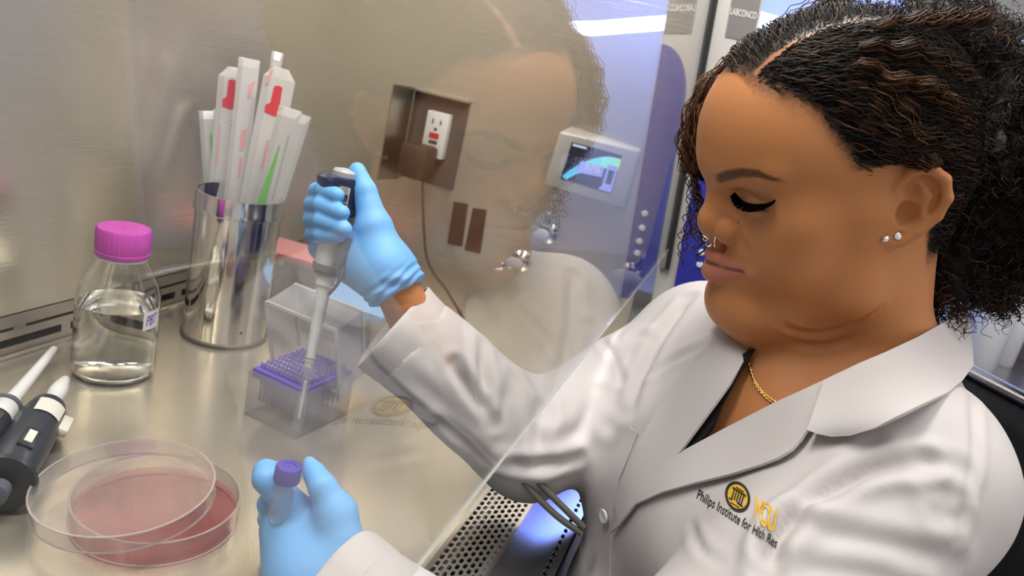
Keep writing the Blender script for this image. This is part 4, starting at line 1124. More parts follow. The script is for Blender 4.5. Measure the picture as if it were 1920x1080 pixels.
# power outlet with open flip cover
out = empty('power_outlet', wallpt((820, 330)), 'white electrical outlet with red button in a steel box with open flap door', 'outlet')
oy0, oy1 = 0.420, 0.503; oz0, oz1 = 0.196, 0.330
recess = mat('outlet_box_dark', (0.10, 0.085, 0.075), 0.5)
box('back_plate', (LX - 0.002, (oy0 + oy1) / 2, (oz0 + oz1) / 2), (0.004, oy1 - oy0, oz1 - oz0), recess, out)
for c_, s_ in (((LX - 0.010, (oy0 + oy1) / 2, oz1), (0.02, oy1 - oy0 + 0.004, 0.003)), ((LX - 0.010, oy1, (oz0 + oz1) / 2), (0.02, 0.003, oz1 - oz0))):
    box('box_lip', c_, s_, steel_d, out)
dr = nrm((-1, 0.18, 0)); dc = np.array([LX - 0.020, oy1 + 0.001, (oz0 + oz1) / 2]) + dr * 0.026
door = box('flap_door', dc, (0.052, 0.0022, oz1 - oz0 + 0.006), mat('flap_steel', (0.50, 0.47, 0.40), 0.3, 1.0), out, axes=(dr, np.cross((0, 0, 1), dr), (0, 0, 1)))
face = box('outlet_face', (LX - 0.012, 0.4585, 0.272), (0.016, 0.036, 0.068), mat('outlet_white', (0.80, 0.79, 0.76), 0.35), out, bevel=0.002)
slot_m = mat('socket_black', (0.02, 0.02, 0.02), 0.6)
for dy, dz, sy, sz in ((0.0065, 0.0195, 0.0020, 0.0075), (-0.0065, 0.0195, 0.0020, 0.0065), (0, 0.0085, 0.0042, 0.0042)):
    box('socket_slot', (LX - 0.0202, 0.4585 + dy, 0.272 + dz), (0.0006, sy, sz), slot_m, out)
red_m = mat('button_red', (0.62, 0.03, 0.03), 0.4)
box('reset_button', (LX - 0.0206, 0.4585, 0.2715), (0.0022, 0.015, 0.0072), red_m, out)
box('test_button', (LX - 0.0206, 0.4585, 0.2615), (0.0020, 0.013, 0.0040), slot_m, out)
# plug with its cable
brown = mat('plug_brown', (0.035, 0.022, 0.016), 0.5)
plug = empty('power_plug', wallpt((800, 335), 1.05), 'dark brown power plug with a thin hanging cable in the outlet', 'plug')
box('plug_body', (LX - 0.042, 0.468, 0.232), (0.042, 0.045, 0.048), brown, plug, bevel=0.006)
cab_px = [(797, 332), (793, 345), (793, 380), (795, 430), (800, 480), (814, 512), (835, 540), (856, 575), (875, 606), (896, 632)]
tube('cable', spline([onX(p, 1.055 - 0.006 * i / 9) for i, p in enumerate(cab_px)], 6), 0.0022, mat('cable_grey', (0.07, 0.06, 0.055), 0.5), plug, n=8)
# two dark vent strips
for pxs, lb_ in (([(852, 378), (877, 382), (866, 462), (840, 456)], 'dark brown strip on the steel end wall next to the hanging cable'), ([(888, 390), (912, 394), (900, 475), (872, 468)], 'dark brown strip on the steel end wall next to the pointed valve')):
    tag(prism('vent_strip', [wallpt(p, LX - 0.0005) for p in pxs], (-1, 0, 0), 0.003, mat('vent_brown', (0.055, 0.035, 0.026), 0.6), None), lb_, 'strip', 'dark strips on the end wall')
# touch screen in a wedge housing
mon = empty('touch_screen', wallpt((1110, 380)), 'small touch screen with blue graph in a wedge-shaped steel housing', 'monitor')
fTL, fTR, fBR, fBL = onX((1050, 246), 1.030), onX((1200, 284), 1.088), onX((1170, 393), 1.088), onX((1018, 345), 1.030)
bTL, bTR, bBR, bBL = onX((1043, 204), LX), fTR + np.array([0.012, 0, 0.004]), fBR + np.array([0.012, 0, -0.002]), onX((1030, 330), LX)
for b_ in (bTR, bBR): b_[0] = LX
bTL = np.array([LX, fTL[1] + 0.004, fTL[2] + 0.006]); bBL = np.array([LX, fBL[1] + 0.004, fBL[2]])
bm = bmesh.new(); vs8 = [bm.verts.new(Vector(p.tolist())) for p in (fTL, fTR, fBR, fBL, bTL, bTR, bBR, bBL)]
for f_ in ((0, 1, 2, 3), (4, 7, 6, 5), (0, 4, 5, 1), (1, 5, 6, 2), (2, 6, 7, 3), (3, 7, 4, 0)): bm.faces.new([vs8[i] for i in f_])
bmesh.ops.bevel(bm, geom=list(bm.edges), offset=0.003, segments=3, profile=0.5, affect='EDGES')
autosmooth(bm_obj('housing', bm, mat('housing_steel', (0.70, 0.68, 0.63), 0.40, 0.35), mon), 40)
fn = nrm(np.cross(fTR - fTL, fBL - fTL)); fn = fn if fn[0] < 0 else -fn
def fq(a, b, lift=0.0008): return fTL + (fTR - fTL) * a + (fBL - fTL) * b + (fBR - fTR - fBL + fTL) * a * b + fn * lift
def scr(name, pts, col, e, lift, parent=mon):
    return mesh_obj(name, [fq(a, b, lift) for a, b in pts], [tuple(range(len(pts)))], mat('screen_%s' % name + str(col), (0.01, 0.01, 0.01), 0.3, emit=col, estr=e * 1.8), parent, smooth=False)
s0 = scr('screen', [(0.17, 0.13), (0.80, 0.13), (0.80, 0.80), (0.17, 0.80)], (0.03, 0.03, 0.05), 0.6, 0.0012)
arc_o = [(0.18 + 0.62 * t, 0.76 - 0.56 * math.sin(PI / 2 * min(1, t * 1.15)) ** 0.8) for t in np.linspace(0, 1, 14)]
arc_i = [(0.24 + 0.56 * t, 0.80 - 0.40 * math.sin(PI / 2 * min(1, t * 1.1)) ** 0.8) for t in np.linspace(0, 1, 14)][::-1]
ar = list(zip(arc_o, arc_i[::-1]))
for k in range(13):
    c_ = [(0.10, 0.55, 0.85), (0.15, 0.70, 0.80), (0.25, 0.80, 0.70), (0.45, 0.85, 0.45)][min(3, k // 4)]
    scr('graph_band', [ar[k][0], ar[k + 1][0], ar[k + 1][1], ar[k][1]], c_, 1.1, 0.0016, s0)
scr('value_field', [(0.34, 0.40), (0.63, 0.40), (0.63, 0.58), (0.30, 0.62)], (0.30, 0.36, 0.85), 1.0, 0.0018, s0)
scr('gauge', [(0.66, 0.34), (0.79, 0.34), (0.79, 0.79), (0.62, 0.79), (0.66, 0.72)], (0.35, 0.40, 0.95), 0.9, 0.0018, s0)
scr('gauge_bar', [(0.69, 0.42), (0.76, 0.42), (0.76, 0.66), (0.69, 0.66)], (0.02, 0.05, 0.08), 0.5, 0.0021, s0)
scr('title', [(0.19, 0.15), (0.36, 0.15), (0.36, 0.19), (0.19, 0.19)], (0.6, 0.7, 0.95), 1.0, 0.0018, s0)
uu = nrm(fTR - fTL); vv = nrm(fTL - fBL)
flat_text('value_text', '97%', fq(0.40, 0.54, 0.0022), uu, vv, 0.010, mat('screen_white', (0.01, 0.01, 0.01), 0.4, emit=(0.9, 0.93, 1.0), estr=1.2), mon, 0.0002)
# service valves
chrome = mat('chrome', (0.75, 0.75, 0.74), 0.12, 1.0)
def valve(px, label, hd, wing):
    b_ = wallpt(px); v = empty('service_valve', b_, label, 'valve', None)
    lathe('escutcheon', [(0.016, 0), (0.016, 0.003), (0.011, 0.006), (0.009, 0.008)], b_, (-1, 0, 0), chrome, v, n=28)
    lathe('stem', [(0.0075, 0.006), (0.0075, 0.026), (0.0055, 0.028), (0.0055, 0.038)], b_, (-1, 0, 0), chrome, v, n=20)
    lathe('nozzle', [(0.0055, 0.0), (0.0055, 0.014), (0.0072, 0.016), (0.0055, 0.020), (0.0068, 0.022), (0.004, 0.034)], b_ + np.array([-0.022, 0, 0]), hd, chrome, v, n=18)
    h0 = b_ + np.array([-0.036, 0, 0])
    prism('handle', [h0 + np.array([0, -wing, 0.004]), h0 + np.array([0, -wing * 0.5, 0.011]), h0 + np.array([0, wing * 0.5, 0.011]), h0 + np.array([0, wing, 0.004]), h0 + np.array([0, wing * 0.8, -0.005]), h0 + np.array([0, -wing * 0.8, -0.005])], (-1, 0, 0), 0.006, mat('valve_handle', (0.62, 0.63, 0.68), 0.3), v, 0.0015)
    return v
valve((978, 488), 'chrome service valve with pointed nozzle on the end wall below the outlet', (-0.15, 0.85, -0.45), 0.014)
valve((1028, 436), 'chrome service valve with upright spout below the touch screen', (-0.2, -0.1, 0.95), 0.012)
valve((1184, 512), 'chrome service valve with wide wing handle beside the front column', (-0.2, -0.35, 0.9), 0.022)

# ------------------------------------------------------------------ neighbouring cabinet lit blue
nb = empty('neighbouring_cabinet', (2.1, -0.6, -0.02), 'blurred neighbouring cabinet lit blue by a tube lamp behind the person', 'cabinet')
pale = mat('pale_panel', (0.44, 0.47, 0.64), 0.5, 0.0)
X1, X2 = 1.72, 2.30; Ya, Yb = 0.45, -1.45
zh = onX((1880, 50), X1)[2]
box('back_panel', (X2, (Ya + Yb) / 2, 0.80), (0.03, Ya - Yb, 1.65), pale, nb)  # raised out of view, so the sill has blue to reflect
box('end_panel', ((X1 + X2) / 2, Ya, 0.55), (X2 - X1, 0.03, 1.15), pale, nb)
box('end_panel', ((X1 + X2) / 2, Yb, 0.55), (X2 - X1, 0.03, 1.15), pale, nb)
box('worktop', ((X1 + X2) / 2, (Ya + Yb) / 2, -0.04), (X2 - X1, Ya - Yb, 0.03), steel_d, nb)
box('header', (X1, -0.87, zh + 0.20), (0.06, 1.16, 0.40), mat('header_grey', (0.30, 0.30, 0.31), 0.5), nb)
box('header_lip', (X1 - 0.005, -0.87, zh - 0.004), (0.075, 1.16, 0.016), mat('header_lip_dark', (0.03, 0.03, 0.04), 0.5), nb)
box('base', ((X1 + X2) / 2, (Ya + Yb) / 2, -0.40), (X2 - X1 - 0.05, Ya - Yb - 0.05, 0.70), mat('cabinet_paint', (0.45, 0.45, 0.45), 0.5), nb)
t0, t1 = onX((1330, 11), 2.05), onX((1700, 113), 2.05)
lampm = mat('blue_tube_lamp', (0.2, 0.3, 0.9), 0.4, emit=(0.50, 0.66, 1.0), estr=14.0)
tube('glow_tube', [t0 + np.array([0, 0.05, 0]), t0, t1, t1 + np.array([0, -0.5, 0.0])], 0.017, lampm, nb, n=16)
tube('glow_tube', [(2.22, 0.38, 1.10), (2.22, -0.9, 1.10)], 0.017, mat('added_blue_glow', (0.1, 0.2, 0.9), 0.4, emit=(0.12, 0.24, 1.0), estr=10.0), nb, n=16)  # extra glowing tube out of view, added to put blue on the sill
area('blue_fill_light', (2.18, -0.2, 1.08), (2.3, -0.2, 1.0), 1.2, 0.05, 12.0, (0.16, 0.28, 1.0))  # added blue light on the upper panel, for the sill's reflection
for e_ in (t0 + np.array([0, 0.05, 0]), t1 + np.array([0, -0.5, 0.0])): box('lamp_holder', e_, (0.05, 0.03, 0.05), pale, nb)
area('blue_fill_light', (2.0, -0.45, float(t0[2]) + 0.12), (1.4, -0.45, 0.55), 1.6, 0.10, 0.8, (0.45, 0.58, 1.0))
area('blue_fill_light', (2.1, -0.45, float(t0[2]) + 0.02), (2.3, -0.45, 0.62), 1.6, 0.06, 0.9, (0.45, 0.58, 1.0))
# bottles and boxes on its worktop
for k, (p_, hgt, cl) in enumerate((((1850, 640), 0.20, (0.55, 0.56, 0.60)), ((1878, 650), 0.22, (0.70, 0.70, 0.72)), ((1912, 655), 0.19, (0.14, 0.11, 0.10)))):
    b_ = onX(p_, 1.92 + 0.13 * k); b_[2] = -0.025
    o = lathe('storage_bottle', [(0.035, 0), (0.037, 0.005), (0.037, hgt * 0.72), (0.018, hgt * 0.86), (0.018, hgt), (0.020, hgt + 0.001), (0.020, hgt + 0.03)], b_, (0, 0, 1), mat('bottle_%d' % k, cl, 0.4), None, n=24)
    tag(o, ('grey', 'pale grey', 'dark brown')[k] + ' bottle standing in the neighbouring cabinet', 'bottle', 'bottles in the neighbouring cabinet')

# ------------------------------------------------------------------ chair
ch = empty('office_chair', tuple(tp(0, -0.02, -0.97)), 'black office chair with a polished back rim under the person', 'chair')
cb = mat('chair_black', (0.012, 0.012, 0.013), 0.55); rim = mat('chair_rim', (0.45, 0.46, 0.52), 0.2, 1.0)
bc = tp(0.02, -0.215, -0.20)
box('backrest', bc, (0.44, 0.045, 0.44), cb, ch, axes=(TL, TF, TU), bevel=0.02, seg=4)
tube('back_rim', spline([bc + TL * a + TU * b for a, b in ((-0.225, -0.2), (-0.225, 0.15), (-0.19, 0.215), (0, 0.226), (0.19, 0.215), (0.225, 0.15), (0.225, -0.2))], 8), 0.007, rim, ch)
box('seat', tp(0, -0.02, -0.52), (0.46, 0.44, 0.07), cb, ch, axes=(TL, TF, TU), bevel=0.025, seg=4)
box('back_bracket', tp(0.02, -0.225, -0.48), (0.06, 0.02, 0.2), cb, ch, axes=(TL, TF, TU))
lathe('post', [(0.028, -0.955), (0.028, -0.74), (0.02, -0.74), (0.02, -0.55)], tp(0, -0.02, 0.0), (0, 0, 1), rim, ch, n=20)
for k in range(5):
    a = k * 2 * PI / 5 + 0.3; d_ = np.array([math.cos(a), math.sin(a), 0]); p0 = tp(0, -0.02, -0.90)
    tube('leg', [p0, p0 + d_ * 0.27 - TU * 0.015], [0.018, 0.011], cb, ch, n=8)
    lathe('castor', [(0.022, -0.012), (0.025, 0.0), (0.022, 0.012)], p0 + d_ * 0.27 - TU * 0.045, np.cross(d_, (0, 0, 1)), cb, ch, n=16)
# ------------------------------------------------------------------ things on the work surface
clear = pane_mat('clear_plastic', (0.97, 0.975, 0.98), 0.05, 0.02, 0.06)
frost = pane_mat('frosted_plastic', (0.96, 0.96, 0.97), 0.05, 0.08, 0.20, (0.9, 0.9, 0.92))
white_p = mat('white_plastic', (0.80, 0.80, 0.80), 0.35)
# --- media bottle
bb = onZ((212, 697)); R0 = 0.0400
bot = empty('media_bottle', bb, 'clear glass bottle half full of liquid with a magenta screw cap', 'bottle')
glassm = mat('bottle_glass', (1, 1, 1), 0.0, 0, 0.5, trans=1.0, ior=1.42)
water = mat('water', (0.93, 0.96, 0.95), 0.0, 0, 0.5, trans=1.0, ior=1.33)
BZ = 0.905
po = [(0.001, 0.001), (R0 * 0.80, 0.0), (R0 * 0.95, 0.003), (R0, 0.012), (R0, 0.090), (R0 * 0.98, 0.100), (R0 * 0.90, 0.112), (R0 * 0.74, 0.127), (R0 * 0.58, 0.141), (R0 * 0.50, 0.150), (R0 * 0.49, 0.156)]
po = [(r, z * BZ) for r, z in po]
pi_ = [(r - 0.0020, max(z, 0.004)) for r, z in po[::-1]]; pi_[-1] = (0.001, 0.004)
lathe('glass_body', po + pi_, bb, (0, 0, 1), glassm, bot, n=64, close=False, ang=60)
wl = 0.088 * BZ
lathe('liquid', [(0.001, 0.0046), (R0 * 0.80 - 0.0023, 0.0046), (R0 * 0.95 - 0.0024, 0.0062), (R0 - 0.0024, 0.013), (R0 - 0.0024, wl), (0.001, wl - 0.0004)], bb, (0, 0, 1), water, bot, n=64, ang=50)
magenta = mat('cap_magenta', (0.50, 0.055, 0.40), 0.38)
capn = 96; Vc = []; Fc = []
for k, (r, z) in enumerate([(0.0240, 0.146), (0.0270, 0.146), (0.0274, 0.150), (0.0266, 0.1505), (0.0268, 0.153), (0.0266, 0.174), (0.0255, 0.1765), (0.001, 0.1770)]):
    for i in range(capn):
        rr = r + (0.0007 if (i % 3 == 0 and 4 <= k <= 5) else 0.0); a = 2 * PI * i / capn; Vc.append(bb + np.array([rr * 0.95 * math.cos(a), rr * 0.95 * math.sin(a), z * BZ]))
Fc = [(k * capn + i, k * capn + (i + 1) % capn, (k + 1) * capn + (i + 1) % capn, (k + 1) * capn + i) for k in range(7) for i in range(capn)]
autosmooth(mesh_obj('screw_cap', Vc, Fc, magenta, bot), 50)
lathe('pour_ring', [(0.0205, 0.141 * BZ), (0.0240, 0.142 * BZ), (0.0240, 0.1445 * BZ), (0.0205, 0.1455 * BZ)], bb, (0, 0, 1), mat('ring_clear', (0.85, 0.8, 0.85), 0.3), bot, n=48)
# paper label wrapped on the bottle
def on_bottle(a, z, r=R0 + 0.0008): return bb + np.array([r * math.cos(a), r * math.sin(a), z])
va = math.atan2(-bb[1], -bb[0])
lab_a = [va + 0.62 + 0.55 * t for t in np.linspace(0, 1, 8)]
lv = [on_bottle(a, z) for z in (0.062, 0.082) for a in lab_a]
lab = mesh_obj('paper_label', lv, [(i, i + 1, 8 + i + 1, 8 + i) for i in range(7)], mat('label_paper', (0.80, 0.78, 0.82), 0.7), bot)
V2, F2 = text_polys('PBT', shear=0.2); V2 = V2 - V2.min(0); V2 = V2 * [0.36 / V2[:, 0].max(), 0.011 / V2[:, 1].max()]
mesh_obj('handwriting', [on_bottle(va + 0.70 + u, 0.0665 + v + u * 0.004, R0 + 0.0012) for u, v in V2], F2, mat('ink_violet', (0.16, 0.10, 0.45), 0.6), lab)

# --- steel canister with wrapped pipettes
cb0 = onZ((420, 626)); Rc = 0.0495; Hc = 0.182
top_t = at((459, 362), 0.955)
ctn = empty('steel_canister', cb0, 'polished stainless steel canister holding the wrapped pipettes', 'canister')
pol = mat('polished_steel', (0.72, 0.70, 0.66), 0.09, 1.0, bump=((60, 60, 60), 0.03))
lathe('wall', [(0.001, 0.0), (Rc, 0.0), (Rc, 0.002), (Rc, Hc), (Rc - 0.0016, Hc), (Rc - 0.0016, 0.004), (0.001, 0.004)], cb0, (0, 0, 1), pol, ctn, n=80, close=False)
lathe('rim_band', [(Rc, Hc - 0.022), (Rc + 0.0022, Hc - 0.021), (Rc + 0.0024, Hc - 0.018), (Rc + 0.0018, Hc - 0.014), (Rc + 0.0018, Hc + 0.001), (Rc - 0.0012, Hc + 0.001)], cb0, (0, 0, 1), pol, ctn, n=80, close=False)
lathe('base_ring', [(Rc, 0.0), (Rc + 0.002, 0.0), (Rc + 0.002, 0.004), (Rc, 0.006)], cb0, (0, 0, 1), mat('base_rubber', (0.12, 0.10, 0.08), 0.5), ctn, n=80, close=False)
lathe('rivet', [(0.0016, 0.0), (0.0016, 0.0008), (0.0008, 0.0014)], cb0 + Rc * nrm(np.array([-cb0[0], -cb0[1], 0]) + np.array([0.25, -0.3, 0])) + np.array([0, 0, 0.022]), -nrm(cb0 * [1, 1, 0]), slot_m, ctn, n=12)
wrap = mat('wrapper_paper', (0.80, 0.78, 0.74), 0.55, sub=0.0); wrap_f = pane_mat('wrapper_film', (0.97, 0.97, 0.95), 0.05, 0.15, 0.90, (0.95, 0.93, 0.89))
redp = mat('print_red', (0.62, 0.045, 0.04), 0.5); pinkp = mat('print_pink', (0.72, 0.36, 0.32), 0.5); greenp = mat('print_green', (0.22, 0.52, 0.10), 0.5); greyp = mat('print_grey', (0.42, 0.40, 0.38), 0.5)
VIEW = nrm(CAMP - (cb0 + np.array([0, 0, 0.25])))
dc0 = float(-((cb0 - CAMP) @ CAMR)[2])
def pack(top_px, low_px, dd, width, label, marks, chamf=0.0, tip=None):
    """flat sealed sleeve; top_px, low_px: two points of its centre line; dd: depth offset from the canister's axis"""
    T = at(top_px, dc0 - 0.052 + dd); Lw = at(low_px, dc0 - 0.020 + dd)
    ax = nrm(T - Lw); c2 = np.array([cb0[0], cb0[1], 0.012]); 
    B = Lw - ax * ((Lw[2] - 0.012) / ax[2])
    rv = B - c2; rv[2] = 0; lim = Rc - 0.016
    if np.linalg.norm(rv) > lim: B = c2 + rv * lim / np.linalg.norm(rv)
    ax = nrm(T - B); L_ = np.linalg.norm(T - B); s = nrm(np.cross(ax, VIEW)); s = s if (s @ CAMR[:, 0]) > 0 else -s; n_ = np.cross(s, ax)
    if n_ @ VIEW < 0: n_ = -n_
    root = empty('wrapped_pipette', B, label, 'pipette', 'wrapped pipettes in the canister')
    w2 = width / 2; c = chamf
    po_ = [(-w2, 0), (w2, 0), (w2, L_ - c), (w2 - c * 0.7, L_), (-w2 + c * 0.7, L_), (-w2, L_ - c)] if c else [(-w2, 0), (w2, 0), (w2, L_), (-w2, L_)]
    tk = 0.0034; wc = 1 - (0.75 * c / w2 if c else 0.0); V = []; F = []
    for hh, wf, tf in ((0.0, 1.0, 0.15), (0.02, 1.0, 1.0), (L_ - max(c, 0.010), 1.0, 1.0), (L_ - 0.001, wc, 0.25), (L_, wc, 0.15)):
        for a_, b_ in ((-1, 0), (-0.55, 1), (0.55, 1), (1, 0), (0.55, -1), (-0.55, -1)): V.append(B + ax * hh + s * (a_ * w2 * wf) + n_ * (b_ * tk * tf))
    F = [(q * 6 + i, q * 6 + (i + 1) % 6, (q + 1) * 6 + (i + 1) % 6, (q + 1) * 6 + i) for q in range(4) for i in range(6)] + [tuple(range(6))[::-1], tuple(24 + i for i in range(6))]
    mesh_obj('wrapper', V, F, wrap_f, root, smooth=False)
    for name, m_, pts in marks:
        P = [B + s * (a * width) + ax * (L_ - b) + n_ * (tk + 0.0003) for a, b in pts]
        prism(name, P, n_, 0.0003, m_, root)
    return root
def mark_icon(b0, h=0.036):
    return [('red_mark', redp, [(-0.12, b0 + h * 0.05), (0.0, b0), (0.14, b0 + h * 0.03), (0.16, b0 + h * 0.60), (0.26, b0 + h * 0.70), (0.24, b0 + h * 0.92), (0.05, b0 + h), (-0.26, b0 + h * 0.94), (-0.28, b0 + h * 0.70), (-0.14, b0 + h * 0.60)])]
def ticks(b0, n, a0, w_, m_, step=0.006):
    return [('tick_print', m_, [(a0, b0 + k * step), (a0 + w_, b0 + k * step + 0.0006), (a0 + w_, b0 + k * step + 0.0022), (a0, b0 + k * step + 0.0016)]) for k in range(n)]
pack((390, 208), (394, 340), 0.030, 0.021, 'short wrapped pipette with thin green stripe at the canister edge', [('green_stripe', greenp, [(0.02, 0.03), (0.16, 0.025), (0.16, 0.085), (0.06, 0.085)])])
pack((437, 126), (412, 338), 0.005, 0.031, 'tall wrapped pipette with red mark and rows of printed ticks', mark_icon(0.014) + ticks(0.062, 13, 0.10, 0.16, greyp) + [('text_print', pinkp, [(-0.30, 0.07), (-0.24, 0.07), (-0.24, 0.12), (-0.30, 0.12)])], 0.012)
pack((468, 110), (442, 345), -0.012, 0.024, 'tall plain white wrapped pipette with faint pink print', [('pink_print', pinkp, [(0.10, 0.030), (0.36, 0.024), (0.22, 0.045), (0.10, 0.046)]), ('pink_print', pinkp, [(0.0, 0.085), (0.25, 0.080), (0.20, 0.105), (0.0, 0.110)]), ('pink_print', pinkp, [(0.05, 0.118), (0.2, 0.116), (0.16, 0.14), (0.05, 0.142)])])
pack((521, 98), (482, 345), 0.038, 0.014, 'narrow white wrapped pipette sticking out above the others', [])
pack((528, 128), (484, 352), -0.018, 0.036, 'wide wrapped pipette with red mark and cut corners', mark_icon(0.020) + [('pink_print', pinkp, [(-0.34, 0.006), (-0.24, 0.004), (-0.30, 0.020), (-0.38, 0.022)]), ('text_print', pinkp, [(-0.02, 0.085), (0.05, 0.085), (0.05, 0.12), (-0.02, 0.12)])] + ticks(0.082, 6, 0.12, 0.10, greyp), 0.012)
pack((545, 203), (506, 355), -0.034, 0.026, 'short wrapped pipette with broad green tapering stripe', [('green_stripe', greenp, [(-0.10, 0.045), (-0.04, 0.045), (-0.02, 0.125), (-0.42, 0.125)]), ('text_print', greyp, [(0.18, 0.03), (0.24, 0.03), (0.24, 0.11), (0.18, 0.11)])])
pack((566, 214), (520, 362), -0.026, 0.022, 'short wrapped pipette with faint green line leaning outwards', [('green_stripe', mat('print_pale_green', (0.45, 0.65, 0.35), 0.5), [(-0.12, 0.04), (-0.02, 0.04), (-0.02, 0.10), (-0.12, 0.10)])])
pack((415, 205), (420, 340), 0.045, 0.020, 'short plain wrapped pipette standing behind the red-marked ones', [])

# --- pipettors
navy = mat('pipettor_navy', (0.012, 0.017, 0.055), 0.32); pgrey = mat('pipettor_grey', (0.10, 0.11, 0.14), 0.4); pdark = mat('pipettor_dark', (0.025, 0.03, 0.04), 0.35)
metal = mat('pipettor_metal', (0.6, 0.6, 0.62), 0.2, 1.0)
def pipettor(root, top, tip, side, tipped=True, body=navy, scale=1.0, hook=True, btn_m=None, cone_m=None):
    """top: plunger end, tip: far end of the shaft; side: direction of the finger hook"""
    A = nrm(tip - top); L_ = np.linalg.norm(tip - top); sd = nrm(side - A * (side @ A))
    def at_(t): return top + A * (L_ * t)
    k = scale
    lathe('plunger_button', [(0.003 * k, 0.0), (0.0085 * k, 0.001), (0.0098 * k, 0.003), (0.0098 * k, 0.010), (0.006 * k, 0.012), (0.006 * k, L_ * 0.05)], top, A, btn_m or mat('plunger_grey', (0.42, 0.44, 0.48), 0.35), root, n=28)
    h0 = 0.011
    bd = lathe('handle', [(0.006 * k, h0 - 0.002), (0.0125 * k, h0), (0.0140 * k, h0 + 0.006), (0.0140 * k, L_ * 0.16), (0.0125 * k, L_ * 0.21), (0.0115 * k, L_ * 0.25)], top, A, body, root, n=36)
    if hook:
        x, y, z = frame(A, sd)
        V = []; n = 36
        for ln, r in ((h0 - 0.004, 0.0095), (h0 - 0.004, 0.0115), (h0 - 0.001, 0.0130), (h0 + 0.004, 0.0125), (h0 + 0.010, 0.0115)):
            for i in range(n):
                a = 2 * PI * i / n; dv = sd * math.cos(a) + np.cross(A, sd) * math.sin(a); r2 = r * k * (1 + 0.60 * max(0, math.cos(a)))
                V.append(top + A * ln + dv * r2)
        F = [(q * n + i, q * n + (i + 1) % n, (q + 1) * n + (i + 1) % n, (q + 1) * n + i) for q in range(4) for i in range(n)]
        F += [tuple(range(n))[::-1], tuple(4 * n + i for i in range(n))]
        autosmooth(mesh_obj('finger_hook', V, F, body, root), 40)
    fr = nrm(VIEW - A * (VIEW @ A)); ys = np.cross(A, fr)
    wn = box('display_window', at_(0.125) + fr * 0.0125 * k, (0.0085 * k, 0.030 * k, 0.006), metal, root, axes=(ys, A, fr), bevel=0.0015)
    for q in range(3): box('digit_window', at_(0.095 + 0.03 * q) + fr * 0.0157 * k, (0.0055 * k, 0.0055 * k, 0.0008), pdark, wn, axes=(ys, A, fr))
    lathe('lower_body', [(0.0110 * k, L_ * 0.25), (0.0105 * k, L_ * 0.345), (0.0100 * k, L_ * 0.35)], top, A, white_p, root, n=32)
    lathe('ejector_collar', [(0.0100 * k, L_ * 0.345), (0.0118 * k, L_ * 0.347), (0.0118 * k, L_ * 0.368), (0.0100 * k, L_ * 0.372), (0.0098 * k, L_ * 0.385), (0.0080 * k, L_ * 0.388)], top, A, pgrey, root, n=32)
    lathe('neck', [(0.0074 * k, L_ * 0.386), (0.0074 * k, L_ * 0.422), (0.0056 * k, L_ * 0.43)], top, A, white_p, root, n=24)
    e0 = 0.74 if tipped else 1.0
    lathe('shaft', [(0.0056 * k, L_ * 0.425), (0.0050 * k, L_ * 0.55), (0.0034 * k, L_ * e0), (0.0022 * k, L_ * (e0 + 0.004))], top, A, cone_m or white_p, root, n=24)
    if tipped:
        lathe('tip', [(0.0040 * k, L_ * 0.70), (0.0042 * k, L_ * 0.715), (0.0036 * k, L_ * 0.74), (0.0030 * k, L_ * 0.86), (0.0040 * k, L_ * 0.93), (0.0036 * k, L_ * 1.0)], top, A, frost, root, n=24, close=False)
        for q in (0.70, 0.715): lathe('tip_ring', [(0.0041 * k, L_ * q), (0.0045 * k, L_ * (q + 0.002)), (0.0041 * k, L_ * (q + 0.005))], top, A, greyp, root, n=24, close=False)
        lathe('liquid', [(0.0014 * k, L_ * 0.80), (0.0016 * k, L_ * 0.87), (0.0012 * k, L_ * 0.95)], top, A, white_p, root, n=12)
pt_top, pt_tip = at((650, 316), 0.6025 * RS), at((556, 808), 0.645 * RS)
ph = empty('pipettor', pt_tip, 'navy and white pipettor with clear tip held upright in the gloved hand', 'pipettor')
pipettor(ph, pt_top, pt_tip, at((600, 330), 0.60 * RS) - at((640, 330), 0.60 * RS), True, navy, 1.12)
tube('ejector_rod', spline([at((640, 470), 0.598 * RS), at((643, 500), 0.598 * RS), at((634, 530), 0.60 * RS), at((616, 552), 0.605 * RS)], 6), 0.0016, pgrey, ph)
tube('ejector_arm', spline([at((650, 445), 0.597 * RS), at((640, 480), 0.597 * RS), at((632, 502), 0.599 * RS)], 6), 0.0052, pgrey, ph)
box('thumb_rest', at((663, 375), 0.607 * RS), (0.006, 0.012, 0.02), white_p, ph, bevel=0.002)
p1b, p1t = onZ((101, 655), 0.020), onZ((-62, 850), 0.030)
q1 = empty('pipettor', p1b, 'dark pipettor with long thin white nozzle lying beside the bottle', 'pipettor')
pipettor(q1, p1t, p1b, np.array([0, 0, 1.0]), False, pdark, 1.15, False)
p2b, p2t = onZ((124, 708), 0.018), onZ((5, 905), 0.026)
q2 = empty('pipettor', p2b, 'dark grey pipettor with stubby white nozzle and paper label lying on the steel', 'pipettor')
A2 = nrm(p2b - p2t); L2 = np.linalg.norm(p2b - p2t)
lathe('finger_flange', [(0.008, -0.004), (0.0225, -0.003), (0.0235, 0.001), (0.0215, 0.005), (0.014, 0.008)], p2t, A2, pdark, q2, n=40)
lathe('plunger_button', [(0.004, -0.020), (0.0085, -0.019), (0.0085, -0.008), (0.005, -0.006), (0.005, 0.0)], p2t, A2, pgrey, q2, n=24)
lathe('handle', [(0.0140, 0.004), (0.0175, 0.012), (0.0185, L2 * 0.30), (0.0175, L2 * 0.55), (0.0150, L2 * 0.64), (0.0125, L2 * 0.66)], p2t, A2, mat('pipettor_slate', (0.03, 0.038, 0.055), 0.35), q2, n=40)
